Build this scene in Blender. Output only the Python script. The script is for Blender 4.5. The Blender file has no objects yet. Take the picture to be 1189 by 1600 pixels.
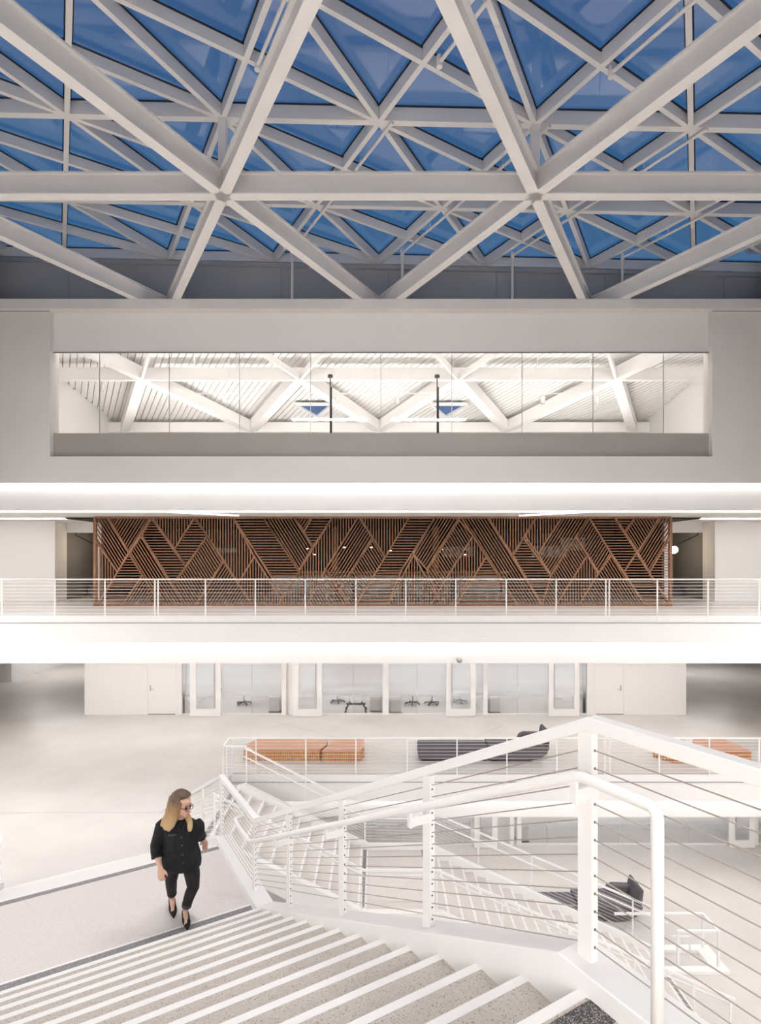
import bpy, bmesh, math, random
from mathutils import Vector, Matrix
random.seed(7)
SC = bpy.context.scene
COL = SC.collection
E = 10.7                      # height of the eye above the ground-level floor
F = 868.0; CX = 592.0; HY = 870.0   # focal length and principal point of the photograph, pixels
# ------------------------------------------------------------------ camera
cd = bpy.data.cameras.new('camera'); cam = bpy.data.objects.new('camera', cd); COL.objects.link(cam)
cam.location = (0, 0, E); cam.rotation_euler = (math.pi/2, 0, 0)
cd.sensor_fit = 'HORIZONTAL'; cd.sensor_width = 24.0; cd.lens = 24.0*F/1189.0
cd.shift_x = (594.5-CX)/1189.0; cd.shift_y = (HY-800.0)/1189.0
cd.clip_start = 0.05; cd.clip_end = 300
SC.camera = cam
# ------------------------------------------------------------------ sky at dusk
wd = bpy.data.worlds.new('dusk_sky'); SC.world = wd; wd.use_nodes = True
nt = wd.node_tree; nt.nodes.clear()
wo = nt.nodes.new('ShaderNodeOutputWorld'); bg = nt.nodes.new('ShaderNodeBackground')
tc = nt.nodes.new('ShaderNodeTexCoord'); sp = nt.nodes.new('ShaderNodeSeparateXYZ'); rp = nt.nodes.new('ShaderNodeValToRGB')
nt.links.new(tc.outputs['Generated'], sp.inputs[0]); nt.links.new(sp.outputs['Z'], rp.inputs[0])
rp.color_ramp.elements[0].position = 0.0; rp.color_ramp.elements[0].color = (0.10, 0.26, 0.55, 1)
rp.color_ramp.elements[1].position = 0.85; rp.color_ramp.elements[1].color = (0.06, 0.12, 0.28, 1)
e_ = rp.color_ramp.elements.new(0.42); e_.color = (0.05, 0.185, 0.38, 1)
nt.links.new(rp.outputs[0], bg.inputs[0]); bg.inputs[1].default_value = 0.36
nt.links.new(bg.outputs[0], wo.inputs[0])
SC.view_settings.view_transform = 'Standard'; SC.view_settings.look = 'None'
SC.view_settings.gamma = 1.0; SC.view_settings.use_curve_mapping = False
SC.view_settings.exposure = 1.32
SC.cycles.max_bounces = 10; SC.cycles.diffuse_bounces = 5; SC.cycles.adaptive_threshold = 0.04; SC.cycles.glossy_bounces = 4
SC.cycles.transmission_bounces = 6; SC.cycles.transparent_max_bounces = 16
SC.cycles.caustics_reflective = False; SC.cycles.caustics_refractive = False
SC.cycles.sample_clamp_indirect = 6.0
LED = 2.6; REAR_FILL = 8.0; SOFT = 5.0; ROOM = 6.5; TOPROOM = 8.0; ROOM_FILL = 30.0; SIDE_FILL = 7.0; UPPER = 4.5; FILL_BAR = 40.0       # lamp strengths

# ------------------------------------------------------------------ materials
def newmat(name):
    m = bpy.data.materials.new(name); m.use_nodes = True
    b = m.node_tree.nodes['Principled BSDF']
    return m, m.node_tree, b
def plain(name, col, rough=0.6, metal=0.0, bump=0.0, var=0.0, scale=8.0, spec=0.4):
    m, t, b = newmat(name)
    b.inputs['Roughness'].default_value = rough; b.inputs['Metallic'].default_value = metal
    b.inputs['Base Color'].default_value = (*col, 1)
    b.inputs['Specular IOR Level'].default_value = spec
    if var or bump:
        g = t.nodes.new('ShaderNodeNewGeometry'); n = t.nodes.new('ShaderNodeTexNoise')
        n.inputs['Scale'].default_value = scale; n.inputs['Detail'].default_value = 4
        t.links.new(g.outputs['Position'], n.inputs['Vector'])
        if var:
            r = t.nodes.new('ShaderNodeValToRGB')
            r.color_ramp.elements[0].position = 0.3; r.color_ramp.elements[1].position = 0.7
            r.color_ramp.elements[0].color = (*[c*(1-var) for c in col], 1)
            r.color_ramp.elements[1].color = (*[min(1, c*(1+var)) for c in col], 1)
            t.links.new(n.outputs['Fac'], r.inputs[0]); t.links.new(r.outputs[0], b.inputs['Base Color'])
        if bump:
            bp = t.nodes.new('ShaderNodeBump'); bp.inputs['Strength'].default_value = bump
            t.links.new(n.outputs['Fac'], bp.inputs['Height']); t.links.new(bp.outputs[0], b.inputs['Normal'])
    return m
def emit(name, col, s):
    m = bpy.data.materials.new(name); m.use_nodes = True; t = m.node_tree; t.nodes.clear()
    o = t.nodes.new('ShaderNodeOutputMaterial'); e = t.nodes.new('ShaderNodeEmission')
    e.inputs[0].default_value = (*col, 1); e.inputs[1].default_value = s
    t.links.new(e.outputs[0], o.inputs[0]); return m
def speckle(name, base, chips, rough=0.45, scale=90.0):
    m, t, b = newmat(name); b.inputs['Roughness'].default_value = rough
    g = t.nodes.new('ShaderNodeNewGeometry'); v = t.nodes.new('ShaderNodeTexVoronoi')
    v.inputs['Scale'].default_value = scale; t.links.new(g.outputs['Position'], v.inputs['Vector'])
    r = t.nodes.new('ShaderNodeValToRGB'); r.color_ramp.interpolation = 'CONSTANT'
    els = r.color_ramp.elements; els[0].position = 0; els[0].color = (*chips[0], 1)
    els[1].position = chips[1]; els[1].color = (*base, 1)
    e = els.new(chips[2]); e.color = (*chips[3], 1)
    s = t.nodes.new('ShaderNodeSeparateColor'); t.links.new(v.outputs['Color'], s.inputs[0])
    t.links.new(s.outputs[0], r.inputs[0]); t.links.new(r.outputs[0], b.inputs['Base Color'])
    return m
def wood(name, c1, c2, axis='x', rough=0.45, sc=3.0):
    m, t, b = newmat(name); b.inputs['Roughness'].default_value = rough
    g = t.nodes.new('ShaderNodeNewGeometry'); mp = t.nodes.new('ShaderNodeMapping')
    mp.inputs['Scale'].default_value = {'x': (1, 9, 9), 'y': (9, 1, 9), 'z': (9, 9, 1)}[axis]
    n = t.nodes.new('ShaderNodeTexNoise'); n.inputs['Scale'].default_value = sc; n.inputs['Detail'].default_value = 5
    r = t.nodes.new('ShaderNodeValToRGB'); r.color_ramp.elements[0].position = 0.32; r.color_ramp.elements[1].position = 0.68
    r.color_ramp.elements[0].color = (*c1, 1); r.color_ramp.elements[1].color = (*c2, 1)
    t.links.new(g.outputs['Position'], mp.inputs[0]); t.links.new(mp.outputs[0], n.inputs['Vector'])
    t.links.new(n.outputs['Fac'], r.inputs[0]); t.links.new(r.outputs[0], b.inputs['Base Color'])
    return m
def fres(t, ior):
    # fresnel of a thin sheet: the same reflectance from both faces
    g = t.nodes.new('ShaderNodeNewGeometry'); m1 = t.nodes.new('ShaderNodeMath'); m1.operation = 'MULTIPLY_ADD'; m1.inputs[1].default_value = -2; m1.inputs[2].default_value = 1
    pw = t.nodes.new('ShaderNodeMath'); pw.operation = 'POWER'; pw.inputs[0].default_value = ior
    f = t.nodes.new('ShaderNodeFresnel')
    t.links.new(g.outputs['Backfacing'], m1.inputs[0]); t.links.new(m1.outputs[0], pw.inputs[1]); t.links.new(pw.outputs[0], f.inputs[0])
    return f
def thin_glass(name, tint, ior=1.5, gloss=(1, 1, 1)):
    m = bpy.data.materials.new(name); m.use_nodes = True; t = m.node_tree; t.nodes.clear()
    o = t.nodes.new('ShaderNodeOutputMaterial'); mx = t.nodes.new('ShaderNodeMixShader')
    f = fres(t, ior)
    a = t.nodes.new('ShaderNodeBsdfTransparent'); a.inputs[0].default_value = (*tint, 1)
    g = t.nodes.new('ShaderNodeBsdfGlossy'); g.inputs[0].default_value = (*gloss, 1); g.inputs['Roughness'].default_value = 0.01
    t.links.new(f.outputs[0], mx.inputs[0]); t.links.new(a.outputs[0], mx.inputs[1]); t.links.new(g.outputs[0], mx.inputs[2])
    t.links.new(mx.outputs[0], o.inputs[0]); return m
def frosted(name, z0):
    # clear glass with a white graduated privacy film: clear at the foot, white at waist height, thinner above
    m = bpy.data.materials.new(name); m.use_nodes = True; t = m.node_tree; t.nodes.clear()
    o = t.nodes.new('ShaderNodeOutputMaterial'); g = t.nodes.new('ShaderNodeNewGeometry'); s = t.nodes.new('ShaderNodeSeparateXYZ')
    mr = t.nodes.new('ShaderNodeMapRange'); mr.inputs[1].default_value = z0; mr.inputs[2].default_value = z0+2.6
    r = t.nodes.new('ShaderNodeValToRGB'); els = r.color_ramp.elements
    els[0].position = 0.19; els[0].color = (0.04, 0.04, 0.04, 1); els[1].position = 1.0; els[1].color = (0.6, 0.6, 0.6, 1)
    for p, c in ((0.29, 0.28), (0.40, 0.75), (0.50, 0.97), (0.68, 0.93), (0.82, 0.78)):
        e = els.new(p); e.color = (c, c, c, 1)
    a = t.nodes.new('ShaderNodeBsdfTransparent'); a.inputs[0].default_value = (0.95, 0.95, 0.95, 1)
    d = t.nodes.new('ShaderNodeBsdfDiffuse'); d.inputs[0].default_value = (0.86, 0.865, 0.87, 1)
    tr = t.nodes.new('ShaderNodeBsdfTranslucent'); tr.inputs[0].default_value = (0.86, 0.865, 0.87, 1)
    m1 = t.nodes.new('ShaderNodeMixShader'); m1.inputs[0].default_value = 0.5
    m2 = t.nodes.new('ShaderNodeMixShader'); gl = t.nodes.new('ShaderNodeBsdfGlossy'); gl.inputs['Roughness'].default_value = 0.02
    m3 = t.nodes.new('ShaderNodeMixShader'); fr = fres(t, 1.3)
    L = t.links.new
    L(g.outputs['Position'], s.inputs[0]); L(s.outputs['Z'], mr.inputs[0]); L(mr.outputs[0], r.inputs[0])
    L(d.outputs[0], m1.inputs[1]); L(tr.outputs[0], m1.inputs[2])
    L(r.outputs[0], m2.inputs[0]); L(a.outputs[0], m2.inputs[1]); L(m1.outputs[0], m2.inputs[2])
    L(fr.outputs[0], m3.inputs[0]); L(m2.outputs[0], m3.inputs[1]); L(gl.outputs[0], m3.inputs[2]); L(m3.outputs[0], o.inputs[0])
    return m
M = {}
M['white'] = plain('white_paint', (0.82, 0.80, 0.785), 0.55, var=0.012, scale=0.7)
M['steel_white'] = plain('white_painted_steel', (0.83, 0.815, 0.80), 0.38, var=0.012, scale=2)
M['beam'] = plain('white_painted_beam', (0.80, 0.775, 0.755), 0.5, var=0.02, scale=1.2)
M['wallgrey'] = plain('facade_paint', (0.75, 0.725, 0.705), 0.6, var=0.015, scale=0.6)
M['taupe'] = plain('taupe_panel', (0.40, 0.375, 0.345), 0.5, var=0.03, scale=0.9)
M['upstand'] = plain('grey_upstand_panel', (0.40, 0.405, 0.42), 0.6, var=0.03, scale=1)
M['floor'] = plain('polished_concrete', (0.65, 0.615, 0.59), 0.27, var=0.07, scale=0.55, spec=0.25)
M['terrazzo'] = speckle('terrazzo', (0.535, 0.48, 0.425), ((0.30, 0.25, 0.21), 0.07, 0.78, (0.59, 0.535, 0.48)), 0.5, 190)
M['landing'] = speckle('fine_terrazzo', (0.68, 0.635, 0.605), ((0.58, 0.53, 0.50), 0.18, 0.7, (0.72, 0.675, 0.645)), 0.5, 230)
M['grit'] = speckle('dark_grit_strip', (0.075, 0.068, 0.07), ((0.03, 0.028, 0.03), 0.25, 0.72, (0.33, 0.30, 0.30)), 0.7, 260)
M['grit_soft'] = speckle('grey_grit_strip', (0.25, 0.235, 0.24), ((0.14, 0.13, 0.135), 0.25, 0.75, (0.40, 0.38, 0.38)), 0.7, 260)
M['nosing'] = plain('white_nosing', (0.84, 0.82, 0.80), 0.45)
M['cable'] = plain('steel_cable', (0.42, 0.37, 0.34), 0.35, metal=0.5)
M['cable_w'] = plain('bright_cable', (0.80, 0.78, 0.76), 0.35, metal=0.2)  # same steel as the near cables, colour lightened for its bright lighting
M['hole'] = plain('dark_fitting', (0.10, 0.09, 0.09), 0.5, metal=0.4)
M['slat'] = wood('oak_slat', (0.17, 0.075, 0.035), (0.29, 0.14, 0.07), 'z', 0.5, 2.0)
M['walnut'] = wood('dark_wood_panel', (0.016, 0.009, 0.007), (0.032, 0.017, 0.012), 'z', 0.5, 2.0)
M['counter'] = wood('counter_wood', (0.36, 0.18, 0.085), (0.48, 0.26, 0.13), 'x')
M['black'] = plain('black_metal', (0.012, 0.012, 0.013), 0.4)
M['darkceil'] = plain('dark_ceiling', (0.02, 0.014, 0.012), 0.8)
M['felt'] = plain('grey_felt', (0.20, 0.197, 0.195), 0.95, bump=0.2, var=0.1, scale=30)
M['fabric'] = plain('charcoal_fabric', (0.125, 0.115, 0.125), 0.95, bump=0.15, var=0.12, scale=60)
M['pane'] = thin_glass('skylight_glass', (0.94, 0.96, 1.0), 1.8)
M['clear'] = thin_glass('clear_glass', (0.97, 0.975, 0.97), 1.25)
M['frost1'] = frosted('graduated_film_upper', E-6.26)
M['frost0'] = frosted('graduated_film_lower', 0.0)
M['gasket'] = plain('black_gasket', (0.02, 0.02, 0.03), 0.6)
M['skyblue'] = plain('blue_skylight_glass', (0.035, 0.10, 0.27), 0.2)
M['pearl'] = plain('bin_steel', (0.50, 0.48, 0.46), 0.35, metal=0.5)
M['bin'] = plain('brushed_bin', (0.58, 0.56, 0.54), 0.45, metal=0.1)
M['liner'] = plain('bin_liner', (0.85, 0.85, 0.85), 0.5)
M['gap'] = plain('seam_grey', (0.30, 0.285, 0.275), 0.7)
M['led'] = emit('led_white', (1.0, 0.985, 0.97), LED)
M['panel'] = emit('lamp_diffuser', (1.0, 0.985, 0.97), REAR_FILL)
M['panel_soft'] = emit('gallery_lamp_diffuser', (1.0, 0.985, 0.97), SOFT)
M['flood'] = emit('flood_bar_glow', (1.0, 0.985, 0.97), FILL_BAR)
M['panel_end'] = emit('gallery_end_lamp', (1.0, 0.985, 0.97), 2.6)
M['corr'] = emit('corridor_lamp', (1.0, 0.985, 0.97), 14.0)
M['side'] = emit('side_gallery_lamp', (1.0, 0.985, 0.97), SIDE_FILL)
M['upper'] = emit('upper_gallery_lamp', (1.0, 0.985, 0.97), UPPER)
M['pendant'] = emit('pendant_lamp_glow', (1.0, 0.97, 0.94), ROOM_FILL)
M['roomtop'] = emit('top_room_lamp', (1.0, 0.97, 0.94), TOPROOM)
M['room'] = emit('room_lamp', (0.96, 0.98, 1.0), ROOM)
M['warm'] = emit('warm_bulb', (1.0, 0.80, 0.55), 9.0)
M['copper'] = plain('copper', (0.75, 0.36, 0.22), 0.25, metal=0.9)
M['skin'] = plain('skin', (0.66, 0.40, 0.30), 0.5, var=0.05, scale=20)
M['shirt'] = plain('black_cotton', (0.010, 0.010, 0.012), 0.85, bump=0.25, var=0.3, scale=25)
M['denim'] = plain('black_denim', (0.016, 0.014, 0.016), 0.9, bump=0.2, var=0.3, scale=60)
M['cuff'] = plain('grey_cuff', (0.06, 0.06, 0.07), 0.9)
M['shoe'] = plain('black_suede', (0.008, 0.008, 0.009), 0.9)
def hair_mat():
    m, t, b = newmat('ombre_hair'); b.inputs['Roughness'].default_value = 0.5
    g = t.nodes.new('ShaderNodeNewGeometry'); s = t.nodes.new('ShaderNodeSeparateXYZ')
    mr = t.nodes.new('ShaderNodeMapRange'); mr.inputs[1].default_value = E-3.70+1.09; mr.inputs[2].default_value = E-3.70+1.435
    n = t.nodes.new('ShaderNodeTexNoise'); n.inputs['Scale'].default_value = 1.0
    mp = t.nodes.new('ShaderNodeMapping'); mp.inputs['Scale'].default_value = (60, 60, 6)
    ad = t.nodes.new('ShaderNodeMath'); ad.operation = 'MULTIPLY_ADD'; ad.inputs[1].default_value = 0.35; 
    r = t.nodes.new('ShaderNodeValToRGB'); els = r.color_ramp.elements
    els[0].position = 0.25; els[0].color = (0.50, 0.35, 0.18, 1); els[1].position = 1.05; els[1].color = (0.10, 0.06, 0.035, 1)
    e = els.new(0.65); e.color = (0.36, 0.21, 0.09, 1)
    L = t.links.new
    L(g.outputs['Position'], s.inputs[0]); L(s.outputs['Z'], mr.inputs[0]); L(g.outputs['Position'], mp.inputs[0]); L(mp.outputs[0], n.inputs['Vector'])
    L(n.outputs['Fac'], ad.inputs[0]); L(mr.outputs[0], ad.inputs[2]); L(ad.outputs[0], r.inputs[0]); L(r.outputs[0], b.inputs['Base Color'])
    return m
M['hair'] = hair_mat()
def bench_mat():
    m, t, b = newmat('laminated_wood_bench'); b.inputs['Roughness'].default_value = 0.45
    g = t.nodes.new('ShaderNodeNewGeometry'); br = t.nodes.new('ShaderNodeTexBrick')
    mp = t.nodes.new('ShaderNodeMapping'); mp.inputs['Rotation'].default_value = (math.pi/2, 0, 0); mp.inputs['Scale'].default_value = (1, 1, 1)
    br.inputs['Color1'].default_value = (0.66, 0.34, 0.15, 1); br.inputs['Color2'].default_value = (0.52, 0.24, 0.10, 1)
    br.inputs['Mortar'].default_value = (0.16, 0.055, 0.025, 1); br.inputs['Scale'].default_value = 1.0
    br.inputs['Mortar Size'].default_value = 0.006; br.inputs['Brick Width'].default_value = 0.055; br.inputs['Row Height'].default_value = 0.11
    br.offset = 0.0
    n = t.nodes.new('ShaderNodeTexNoise'); n.inputs['Scale'].default_value = 5
    mx = t.nodes.new('ShaderNodeMixRGB'); mx.blend_type = 'OVERLAY'; mx.inputs[0].default_value = 0.4
    L = t.links.new
    L(g.outputs['Position'], mp.inputs[0]); L(mp.outputs[0], br.inputs['Vector']); L(g.outputs['Position'], n.inputs['Vector'])
    L(br.outputs['Color'], mx.inputs[1]); L(n.outputs['Color'], mx.inputs[2]); L(mx.outputs[0], b.inputs['Base Color'])
    return m
M['bench'] = bench_mat()
M['benchtop'] = wood('bench_top_wood', (0.52, 0.26, 0.16), (0.66, 0.38, 0.26), 'x', 0.4, 2.5)

# ------------------------------------------------------------------ builders
W = {}
UNIT = {}
def V(x, y, h): return Vector((x, y, h+E))
def gx(px, y): return (px-CX)/F*y
def gh(py, y): return -(py-HY)/F*y
S3 = math.sqrt(3)/2
def S(n, t, h): return V(-0.5*n+S3*t, S3*n+0.5*t, h)      # stair axes: n runs down the main stair, t across it
def link(o, parent=None, mw=None):
    COL.objects.link(o)
    if mw is None: mw = Matrix()
    o.parent = parent
    if parent is not None:
        o.matrix_parent_inverse = W[parent.name].inverted()
    o.matrix_basis = mw
    W[o.name] = mw.copy()
    return o
def tag(o, label, cat, group=None, kind=None):
    if label: o['label'] = label
    if cat: o['category'] = cat
    if group: o['group'] = group
    if kind: o['kind'] = kind
    return o
def thing(name, loc, label, cat, group=None, kind=None):
    o = bpy.data.objects.new(name, None); o.empty_display_size = 0.2
    link(o, None, Matrix.Translation(Vector(loc)))
    return tag(o, label, cat, group, kind)
def mesh_obj(name, verts, faces, mat, parent=None, smooth=False, bevel=0, seg=2, mats=None, fm=None):
    lo = [min(v[i] for v in verts) for i in range(3)]; hi = [max(v[i] for v in verts) for i in range(3)]
    og = Vector(((lo[0]+hi[0])/2, (lo[1]+hi[1])/2, lo[2]))
    me = bpy.data.meshes.new(name); me.from_pydata([Vector(v)-og for v in verts], [], faces)
    for mm in (mats or [mat]): me.materials.append(M[mm])
    if fm:
        for p, i in zip(me.polygons, fm): p.material_index = i
    bm = bmesh.new(); bm.from_mesh(me); bmesh.ops.recalc_face_normals(bm, faces=bm.faces); bm.to_mesh(me); bm.free()
    if smooth:
        for p in me.polygons: p.use_smooth = True
    o = bpy.data.objects.new(name, me); link(o, parent, Matrix.Translation(og))
    if bevel:
        b = o.modifiers.new('bevel', 'BEVEL'); b.width = bevel; b.segments = seg; b.limit_method = 'ANGLE'
    return o
def prism(name, poly, ext, mat, parent=None, **k):
    # poly: world points of one planar face, ext: extrusion vector
    n = len(poly); ext = Vector(ext)
    vs = [Vector(p) for p in poly]+[Vector(p)+ext for p in poly]
    fs = [tuple(range(n)), tuple(range(2*n-1, n-1, -1))]+[(i, (i+1) % n, n+(i+1) % n, n+i) for i in range(n)]
    return mesh_obj(name, vs, fs, mat, parent, **k)
def unit(kind, mat):
    key = (kind, mat)
    if key in UNIT: return UNIT[key]
    bm = bmesh.new()
    if kind == 'ibeam':
        f, w = 0.075, 0.17
        P = [(-.5, 0), (.5, 0), (.5, f), (w, f), (w, 1-f), (.5, 1-f), (.5, 1), (-.5, 1), (-.5, 1-f), (-w, 1-f), (-w, f), (-.5, f)]
        n = len(P); a = [bm.verts.new((x, y-.5, 0)) for x, y in P]; b = [bm.verts.new((x, y-.5, 1)) for x, y in P]
        bm.faces.new(a[::-1]); bm.faces.new(b)
        for i in range(n): bm.faces.new((a[i], a[(i+1) % n], b[(i+1) % n], b[i]))
        bmesh.ops.recalc_face_normals(bm, faces=bm.faces)
    elif kind == 'box':
        bmesh.ops.create_cube(bm, size=1.0); bmesh.ops.translate(bm, verts=bm.verts, vec=(0, 0, 0.5))
    else:
        bmesh.ops.create_cone(bm, cap_ends=True, segments=int(kind[3:]), radius1=1, radius2=1, depth=1)
        bmesh.ops.translate(bm, verts=bm.verts, vec=(0, 0, 0.5))
        for f in bm.faces: f.smooth = len(f.verts) == 4
    me = bpy.data.meshes.new(kind+'_'+mat); bm.to_mesh(me); bm.free(); me.materials.append(M[mat])
    UNIT[key] = me; return me
def frame(p0, p1):
    a = (Vector(p1)-Vector(p0)); l = a.length; a.normalize()
    up = Vector((0, 0, 1)) if abs(a.z) < 0.999 else Vector((0, 1, 0))
    s = a.cross(up).normalized(); o = s.cross(a).normalized()
    return a, s, o, l
def bar(name, p0, p1, w, d, mat, parent=None, side=None, kind='box'):
    a, s, o, l = frame(p0, p1)
    if side is not None:
        s = Vector(side).normalized(); s = (s-a*s.dot(a)).normalized(); o = a.cross(s)
    m = Matrix(((s.x*w, o.x*d, a.x*l, p0[0]), (s.y*w, o.y*d, a.y*l, p0[1]), (s.z*w, o.z*d, a.z*l, p0[2]), (0, 0, 0, 1)))
    return link(bpy.data.objects.new(name, unit(kind, mat)), parent, m)
def rod(name, p0, p1, r, mat, parent=None, seg=6):
    a, s, o, l = frame(p0, p1)
    m = Matrix(((s.x*r, o.x*r, a.x*l, p0[0]), (s.y*r, o.y*r, a.y*l, p0[1]), (s.z*r, o.z*r, a.z*l, p0[2]), (0, 0, 0, 1)))
    return link(bpy.data.objects.new(name, unit('cyl%d' % seg, mat)), parent, m)
def box(name, x0, x1, y0, y1, h0, h1, mat, parent=None):
    m = Matrix.Translation((( x0+x1)/2, (y0+y1)/2, h0+E)) @ Matrix.Diagonal((x1-x0, y1-y0, h1-h0, 1))
    return link(bpy.data.objects.new(name, unit('box', mat)), parent, m)
def rbox(name, x0, x1, y0, y1, h0, h1, mat, parent=None, bevel=0.02, seg=3):
    return prism(name, [V(x0, y0, h0), V(x1, y0, h0), V(x1, y1, h0), V(x0, y1, h0)], (0, 0, h1-h0), mat, parent, bevel=bevel, seg=seg, smooth=False)
def multibox(name, boxes, mat, parent=None):
    vs, fs = [], []
    for x0, x1, y0, y1, h0, h1 in boxes:
        b = len(vs)
        vs += [V(x, y, h) for h in (h0, h1) for x, y in ((x0, y0), (x1, y0), (x1, y1), (x0, y1))]
        fs += [tuple(b+i for i in f) for f in ((3, 2, 1, 0), (4, 5, 6, 7), (0, 1, 5, 4), (1, 2, 6, 5), (2, 3, 7, 6), (3, 0, 4, 7))]
    return mesh_obj(name, vs, fs, mat, parent)
def st(o, label, cat): return tag(o, label, cat, kind='structure')

# levels, heights relative to the eye
L2, L1, L0 = -1.70, -6.26, -10.70
D = 16.0                       # plane of the facade across the atrium
H3B, C2 = 2.13, 1.37           # facade foot and ceiling above level 2
# ------------------------------------------------------------------ floors and slabs
st(box('floor_ground', -26, 26, -9, 40, L0-0.4, L0, 'floor'), 'pale polished concrete floor of the ground level', 'floor')
fl = st(prism('floor_middle', [V(-26, -9, L1), V(-3.73, -9, L1), V(-3.73, 15.25, L1), V(-4.25, 15.25, L1), V(-4.25, D, L1), V(26, D, L1), V(26, 44, L1), V(-26, 44, L1)],
        (0, 0, -0.30), 'floor'), 'glossy beige concrete floor of the middle level around the stairwell', 'floor')
st(box('floor_upper', -26, 26, D, 34, L2-0.30, L2, 'floor'), 'polished floor of the upper gallery behind the cable railing', 'floor')
# saw-cut joints in the middle floor
for i, (a, b) in enumerate([((-14, 13.6), (-4.4, 13.6)), ((-4.2, 21.3), (1.2, 17.2)), ((-26, 10.6), (-8.5, 13.6)), ((1.2, 17.2), (4.6, 20.6))]):
    bar('floor_joint', V(a[0], a[1], L1+0.0005), V(b[0], b[1], L1+0.0005), 0.012, 0.001, 'gap', fl)
# slab edges, light coves and lit fascias below them
def slab_edge(idx, htop, hfas, hbot, x0, nm, lab):
    o = st(box('trim_%d' % idx, x0, 26, D-0.05, D+0.03, hfas, htop, 'white'), 'white slab edge under the %s' % lab, 'fascia')
    w = st(box('trim_%d' % (idx+1), x0, 26, D+0.27, D+0.5, hbot, hfas+0.35, 'white'), 'bright recessed fascia lit by the cove below the %s' % lab, 'fascia')
    t = thing('cove_light', V(0, D+0.15, hfas+0.06), 'long white light strip in the cove below the %s' % lab, 'light', 'cove light strips')
    box('diffuser', max(x0, -16), 16, D+0.06, D+0.16, hfas+0.065, hfas+0.085, 'led', t)
    box('housing', max(x0, -16), 16, D+0.05, D+0.27, hfas+0.09, hfas+0.14, 'white', t)
slab_edge(1, L2-0.0, -2.46, -3.12, -26, 'upper', 'upper gallery')
slab_edge(3, L1-0.0, -7.02, -7.62, -4.3, 'middle', 'middle floor')
for xx in (0,):
    st(box('trim_7', -26, 26, D-0.075, D-0.052, L2-0.205, L2-0.19, 'gap'), 'thin shadow line along the upper slab edge', 'trim')
    st(box('trim_8', -4.3, 26, D-0.075, D-0.052, L1-0.215, L1-0.20, 'gap'), 'thin shadow line along the middle slab edge', 'trim')
st(box('ceiling_middle', -26, 26, D+0.5, 44, -3.12, -3.05, 'white'), 'white ceiling over the middle floor gallery', 'ceiling')
st(box('ceiling_ground', -4.3, 26, D+0.5, 40, -7.62, -7.55, 'white'), 'white ceiling over the ground floor gallery', 'ceiling')
st(multibox('ceiling_upper', [(-26, 26, 17.2, 34, C2, C2+0.08), (-26, 26, D+0.5, 17.25, C2+0.2, C2+0.28), (-26, 26, 17.2, 17.25, C2+0.081, C2+0.199)], 'white'), 'white ceiling over the upper gallery', 'ceiling')
# ------------------------------------------------------------------ facade with the long window of the top floor
OX0, OX1, OB, OT = gx(78, D), gx(1113, D), gh(713, D), gh(485, D)
xs = [-26, OX0, OX1, 26]
fw = st(multibox('wall_back', [(-26, OX0, D, D+0.45, H3B+0.40, OT), (OX1, 26, D, D+0.45, H3B+0.40, OT), (OX0, OX1, D, D+0.45, H3B+0.40, OB), (-26, 26, D, D+0.04, H3B, H3B+0.40)], 'wallgrey'),
        'light grey atrium wall around the long top floor window', 'wall')
for s0, s1, nm in ((-26, OX0, 0), (OX1, 26, 0)):
    box('shadow_joint', s0, s1, D-0.004, D, OT-0.035, OT-0.015, 'gap', fw)
st(box('trim_5', -26, 26, D+0.27, D+0.5, C2, H3B+0.4, 'white'), 'bright recessed fascia above the upper gallery', 'fascia')
t = thing('cove_light', V(0, D+0.15, H3B+0.06), 'long white light strip in the cove at the foot of the top floor wall', 'light', 'cove light strips')
box('diffuser', -16, 16, D+0.06, D+0.16, H3B+0.065, H3B+0.085, 'led', t)
box('housing', -16, 16, D+0.05, D+0.27, H3B+0.09, H3B+0.14, 'white', t)
st(box('trim_6', -26, 26, D-0.12, D+1.3, OT, gh(470, D), 'wallgrey'), 'grey steel edge beam along the top of the atrium wall', 'beam')
YG = D+0.2
GB, GT = gh(677, YG), gh(551, YG)
wn = tag(thing('window_1', V(0, YG, OB), 'long band of frameless glass panes in the top floor wall', 'window'), None, None, kind='structure')
box('head_panel', OX0, OX1, YG, YG+0.12, GT+0.02, OT, 'white', wn)  # painted whiter than the facade in place of light falling on it
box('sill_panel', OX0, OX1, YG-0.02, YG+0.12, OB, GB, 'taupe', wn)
box('head_channel', OX0, OX1, YG-0.03, YG, GT-0.02, GT+0.015, 'gap', wn)  # dark strip stands in for the shadow of the top mullion
gxs = [OX0]+[gx(p, YG) for p in (155, 264, 374, 485, 595, 706, 816, 927, 1037)]+[OX1]
for a, b in zip(gxs, gxs[1:]):
    p = box('pane', a+0.006, b-0.006, YG+0.02, YG+0.032, GB, GT-0.02, 'clear', wn)
    if b < OX1: box('pane_joint', b-0.010, b+0.010, YG+0.018, YG+0.034, GB, GT-0.02, 'pearl', p)
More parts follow.
